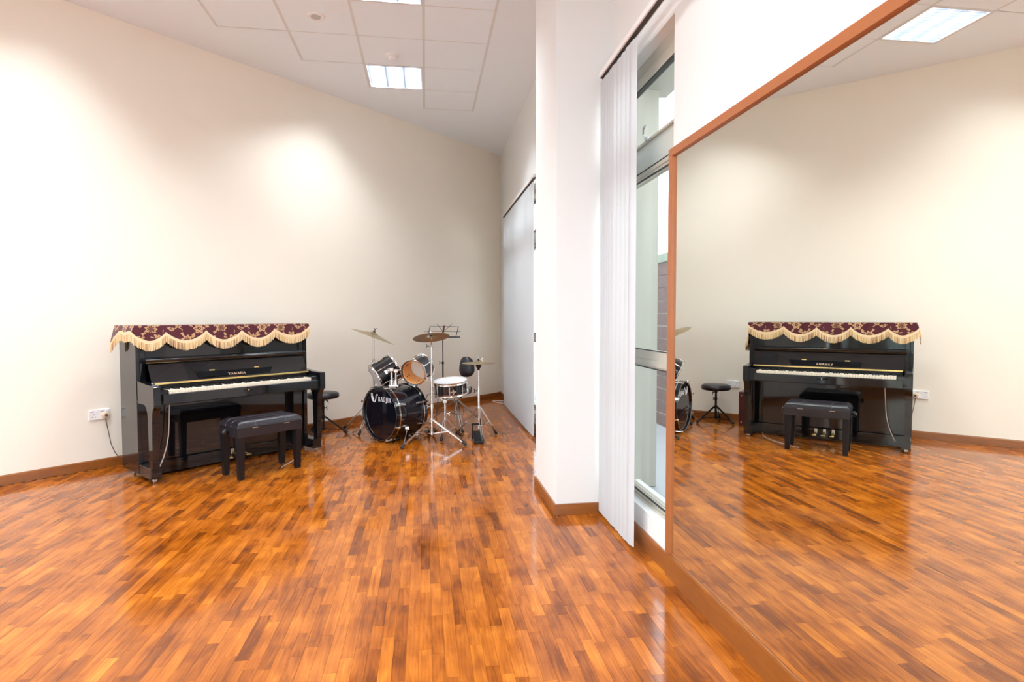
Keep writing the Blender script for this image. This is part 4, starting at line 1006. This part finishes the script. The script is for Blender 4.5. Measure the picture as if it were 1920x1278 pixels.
for f in ((-.05, 8.03), (.50, 7.84), (.13, 7.60)):
    f = Vector((f[0], f[1], .008)); c0 = Vector((MB_.x, MB_.y, .295)); k_ = c0.lerp(Vector((f.x, f.y, .20)), .75)
    lg = mk('leg', G().bar(c0, k_, .012, .004).bar(k_, f, .012, .004), M_wire, ms, False, at=MB_)
    mk('brace', G().bar((MB_.x, MB_.y, .13), k_.lerp(f, .45), .010, .003), M_wire, lg, False, at=MB_)
    mk('rubber_foot', G().ball(f, .009), M_rubber, lg, True, at=MB_)

# ------------------------------------------------------------------ round stool
SB = Vector((-1.118, 6.610, 0))
so = thing('round_stool', 'black round padded tripod stool beside the piano', 'stool', SB)
mk('seat', G().lathe((SB.x, SB.y, .392), (0, 0, 1), [(0, 0), (0, .150), (.006, .166), (.030, .173), (.055, .166), (.066, .140), (.069, 0)], 44), M_leather, so, True, at=SB, ang=70)
mk('seat_socket', G().lathe((SB.x, SB.y, .355), (0, 0, 1), [(0, 0), (0, .018), (.015, .018), (.037, .050), (.038, 0)], 16), M_blackm, so, True, at=SB)
h_ = mk('seat_bolt', G().cyl((SB.x+.03, SB.y-.02, .370), (SB.x+.045, SB.y-.03, .370), .006), M_blackm, so, True, at=SB); wing((SB.x+.035, SB.y-.02, .368), (.8, -.5, -.3), h_, SB, M_blackm)
mk('post', G().cyl((SB.x, SB.y, .065), (SB.x, SB.y, .36), .013, n=14), M_blackm, so, True, at=SB)
h_ = mk('post_clamp', G().cyl((SB.x, SB.y, .268), (SB.x, SB.y, .30), .017), M_blackm, so, True, at=SB); wing((SB.x+.013, SB.y-.004, .286), (1, -.4, 0), h_, SB, M_blackm)
tripod(so, SB, SB, .185, [(-.857, 6.570), (-1.238, 6.395), (-1.285, 6.83)], .055, .013, M_blackm, knee=.78)

# ------------------------------------------------------------------ maroon box beside the piano, sockets, plug and cords
bx = thing('wooden_case', 'maroon wooden case with metal studs standing behind the piano', 'case', PO, PR)
mk('case_body', G().box((.775, .600, .004), (.935, .875, .385), .006), M_maroon, bx, False)
mk('case_lid', G().box((.773, .598, .385), (.937, .877, .398), .004), M_maroon, bx, False)
for x, z in ((.905, .355), (.905, .045), (.82, .355), (.82, .045), (.84, .12)): mk('stud', G().lathe((x, .600, z), (0, -1, 0), [(0, 0), (0, .007), (.003, .006), (.005, 0)], 10), M_steel, bx, True)
def socket(label, s, z, gr=None):
    o_ = onback(s, 0, z); t = thing('wall_socket', label, 'socket', o_, math.atan2(DB.y, DB.x))
    mk('face_plate', G().box((-.075, -.011, -.043), (.075, 0, .043), .003), M_sock, t, False)
    for q_ in (-.037, .037):
        sw_ = mk('switch', G().box((q_+.012, -.015, .020), (q_+.026, -.010, .036), .0015), M_sock, t, False)
        for a, b in ((0, .004), (-.011, -.018), (.011, -.018)): mk('pin_hole', G().box((q_+a-.002-.004, -.0122, b-.004), (q_+a+.002-.004, -.0108, b+.003)), M_dot, t, False)
        mk('plate_line', G().box((q_-.028, -.0120, .026), (q_-.002, -.0108, .029)), M_dot, t, False)
    return t
def sat(x, y): return (CORN - Vector((x, y, 0))).dot(DB)
sa_ = sat(-2.746, 5.390)
socket('white double wall socket left of the piano with a plug in it', sa_, .457)
socket('white double wall socket right of the piano, seen in the mirror', sat(-1.403, 6.719), .443)
po_ = onback(sa_-.037, .0155, .449)
pg = thing('power_plug', 'cream plug with dark cord in the socket left of the piano', 'plug', po_, math.atan2(DB.y, DB.x))
mk('plug_body', G().lathe((0, 0, 0), (0, -1, 0), [(0, 0), (0, .026), (.020, .027), (.034, .022), (.036, 0)], 20), M_plug, pg, True)
mk('plug_cap', G().cyl((0, -.034, 0), (0, -.038, 0), .011, n=16), M_cord, pg, True)
mk('cord', G().tube([(0, -.018, -.024), (.003, -.02, -.06), (.012, -.022, -.12), (.022, -.02, -.18), (.030, -.03, -.25), (.050, -.045, -.32), (.075, -.06, -.37), (.11, -.08, -.41), (.16, -.12, -.437), (.24, -.18, -.442), (.32, -.24, -.444)], .0035, 7), M_cord, pg, True)
tag(mk('trailing_wire', G().tube([(1.12, 8.46, .006), (1.06, 8.52, .008), (1.00, 8.62, .012), (.985, 8.66, .016), (1.02, 8.69, .016), (1.09, 8.70, .012), (1.15, 8.70, .010)], .009, 8), M_cordw), 'pale cord lying on the floor in the far corner by the blind', 'cord')
tag(mk('trailing_wire', G().tube([Vector(PO) + Vector((math.cos(PR)*x - math.sin(PR)*y, math.sin(PR)*x + math.cos(PR)*y, .004)) for x, y in ((.60, .26), (.56, .10), (.50, .0), (.42, -.10), (.30, -.20), (.16, -.30))], .0035, 6), M_cordw), 'thin pale lead trailing on the floor from under the piano', 'cord')

# ------------------------------------------------------------------ ceiling fittings
dl = thing('ceiling_speaker', 'small round white ceiling fitting with grey centre', 'ceiling fitting', (-.901, 5.258, CZ))
mk('trim_ring', G().lathe((0, 0, .002), (0, 0, -1), [(0, 0), (0, .075), (.006, .072), (.010, .055), (.006, .042), (.006, 0)], 32), M_sock, dl, True)
mk('grille', G().lathe((0, 0, -.003), (0, 0, -1), [(0, 0), (0, .042), (.004, .040), (.006, 0)], 24), mat('grey_grille', (.5, .49, .49), .6, var=.05), dl, True)
sd = thing('smoke_detector', 'white smoke detector hanging above the far ceiling light', 'smoke detector', (-.298, 5.907, CZ))
mk('base', G().lathe((0, 0, .002), (0, 0, -1), [(0, 0), (0, .068), (.010, .066), (.020, .050), (.020, 0)], 28), M_sock, sd, True)
mk('sensor', G().lathe((0, 0, -.014), (0, 0, -1), [(0, 0), (0, .030), (.012, .030), (.020, .038), (.034, .036), (.042, .024), (.044, 0)], 28), M_sock, sd, True)
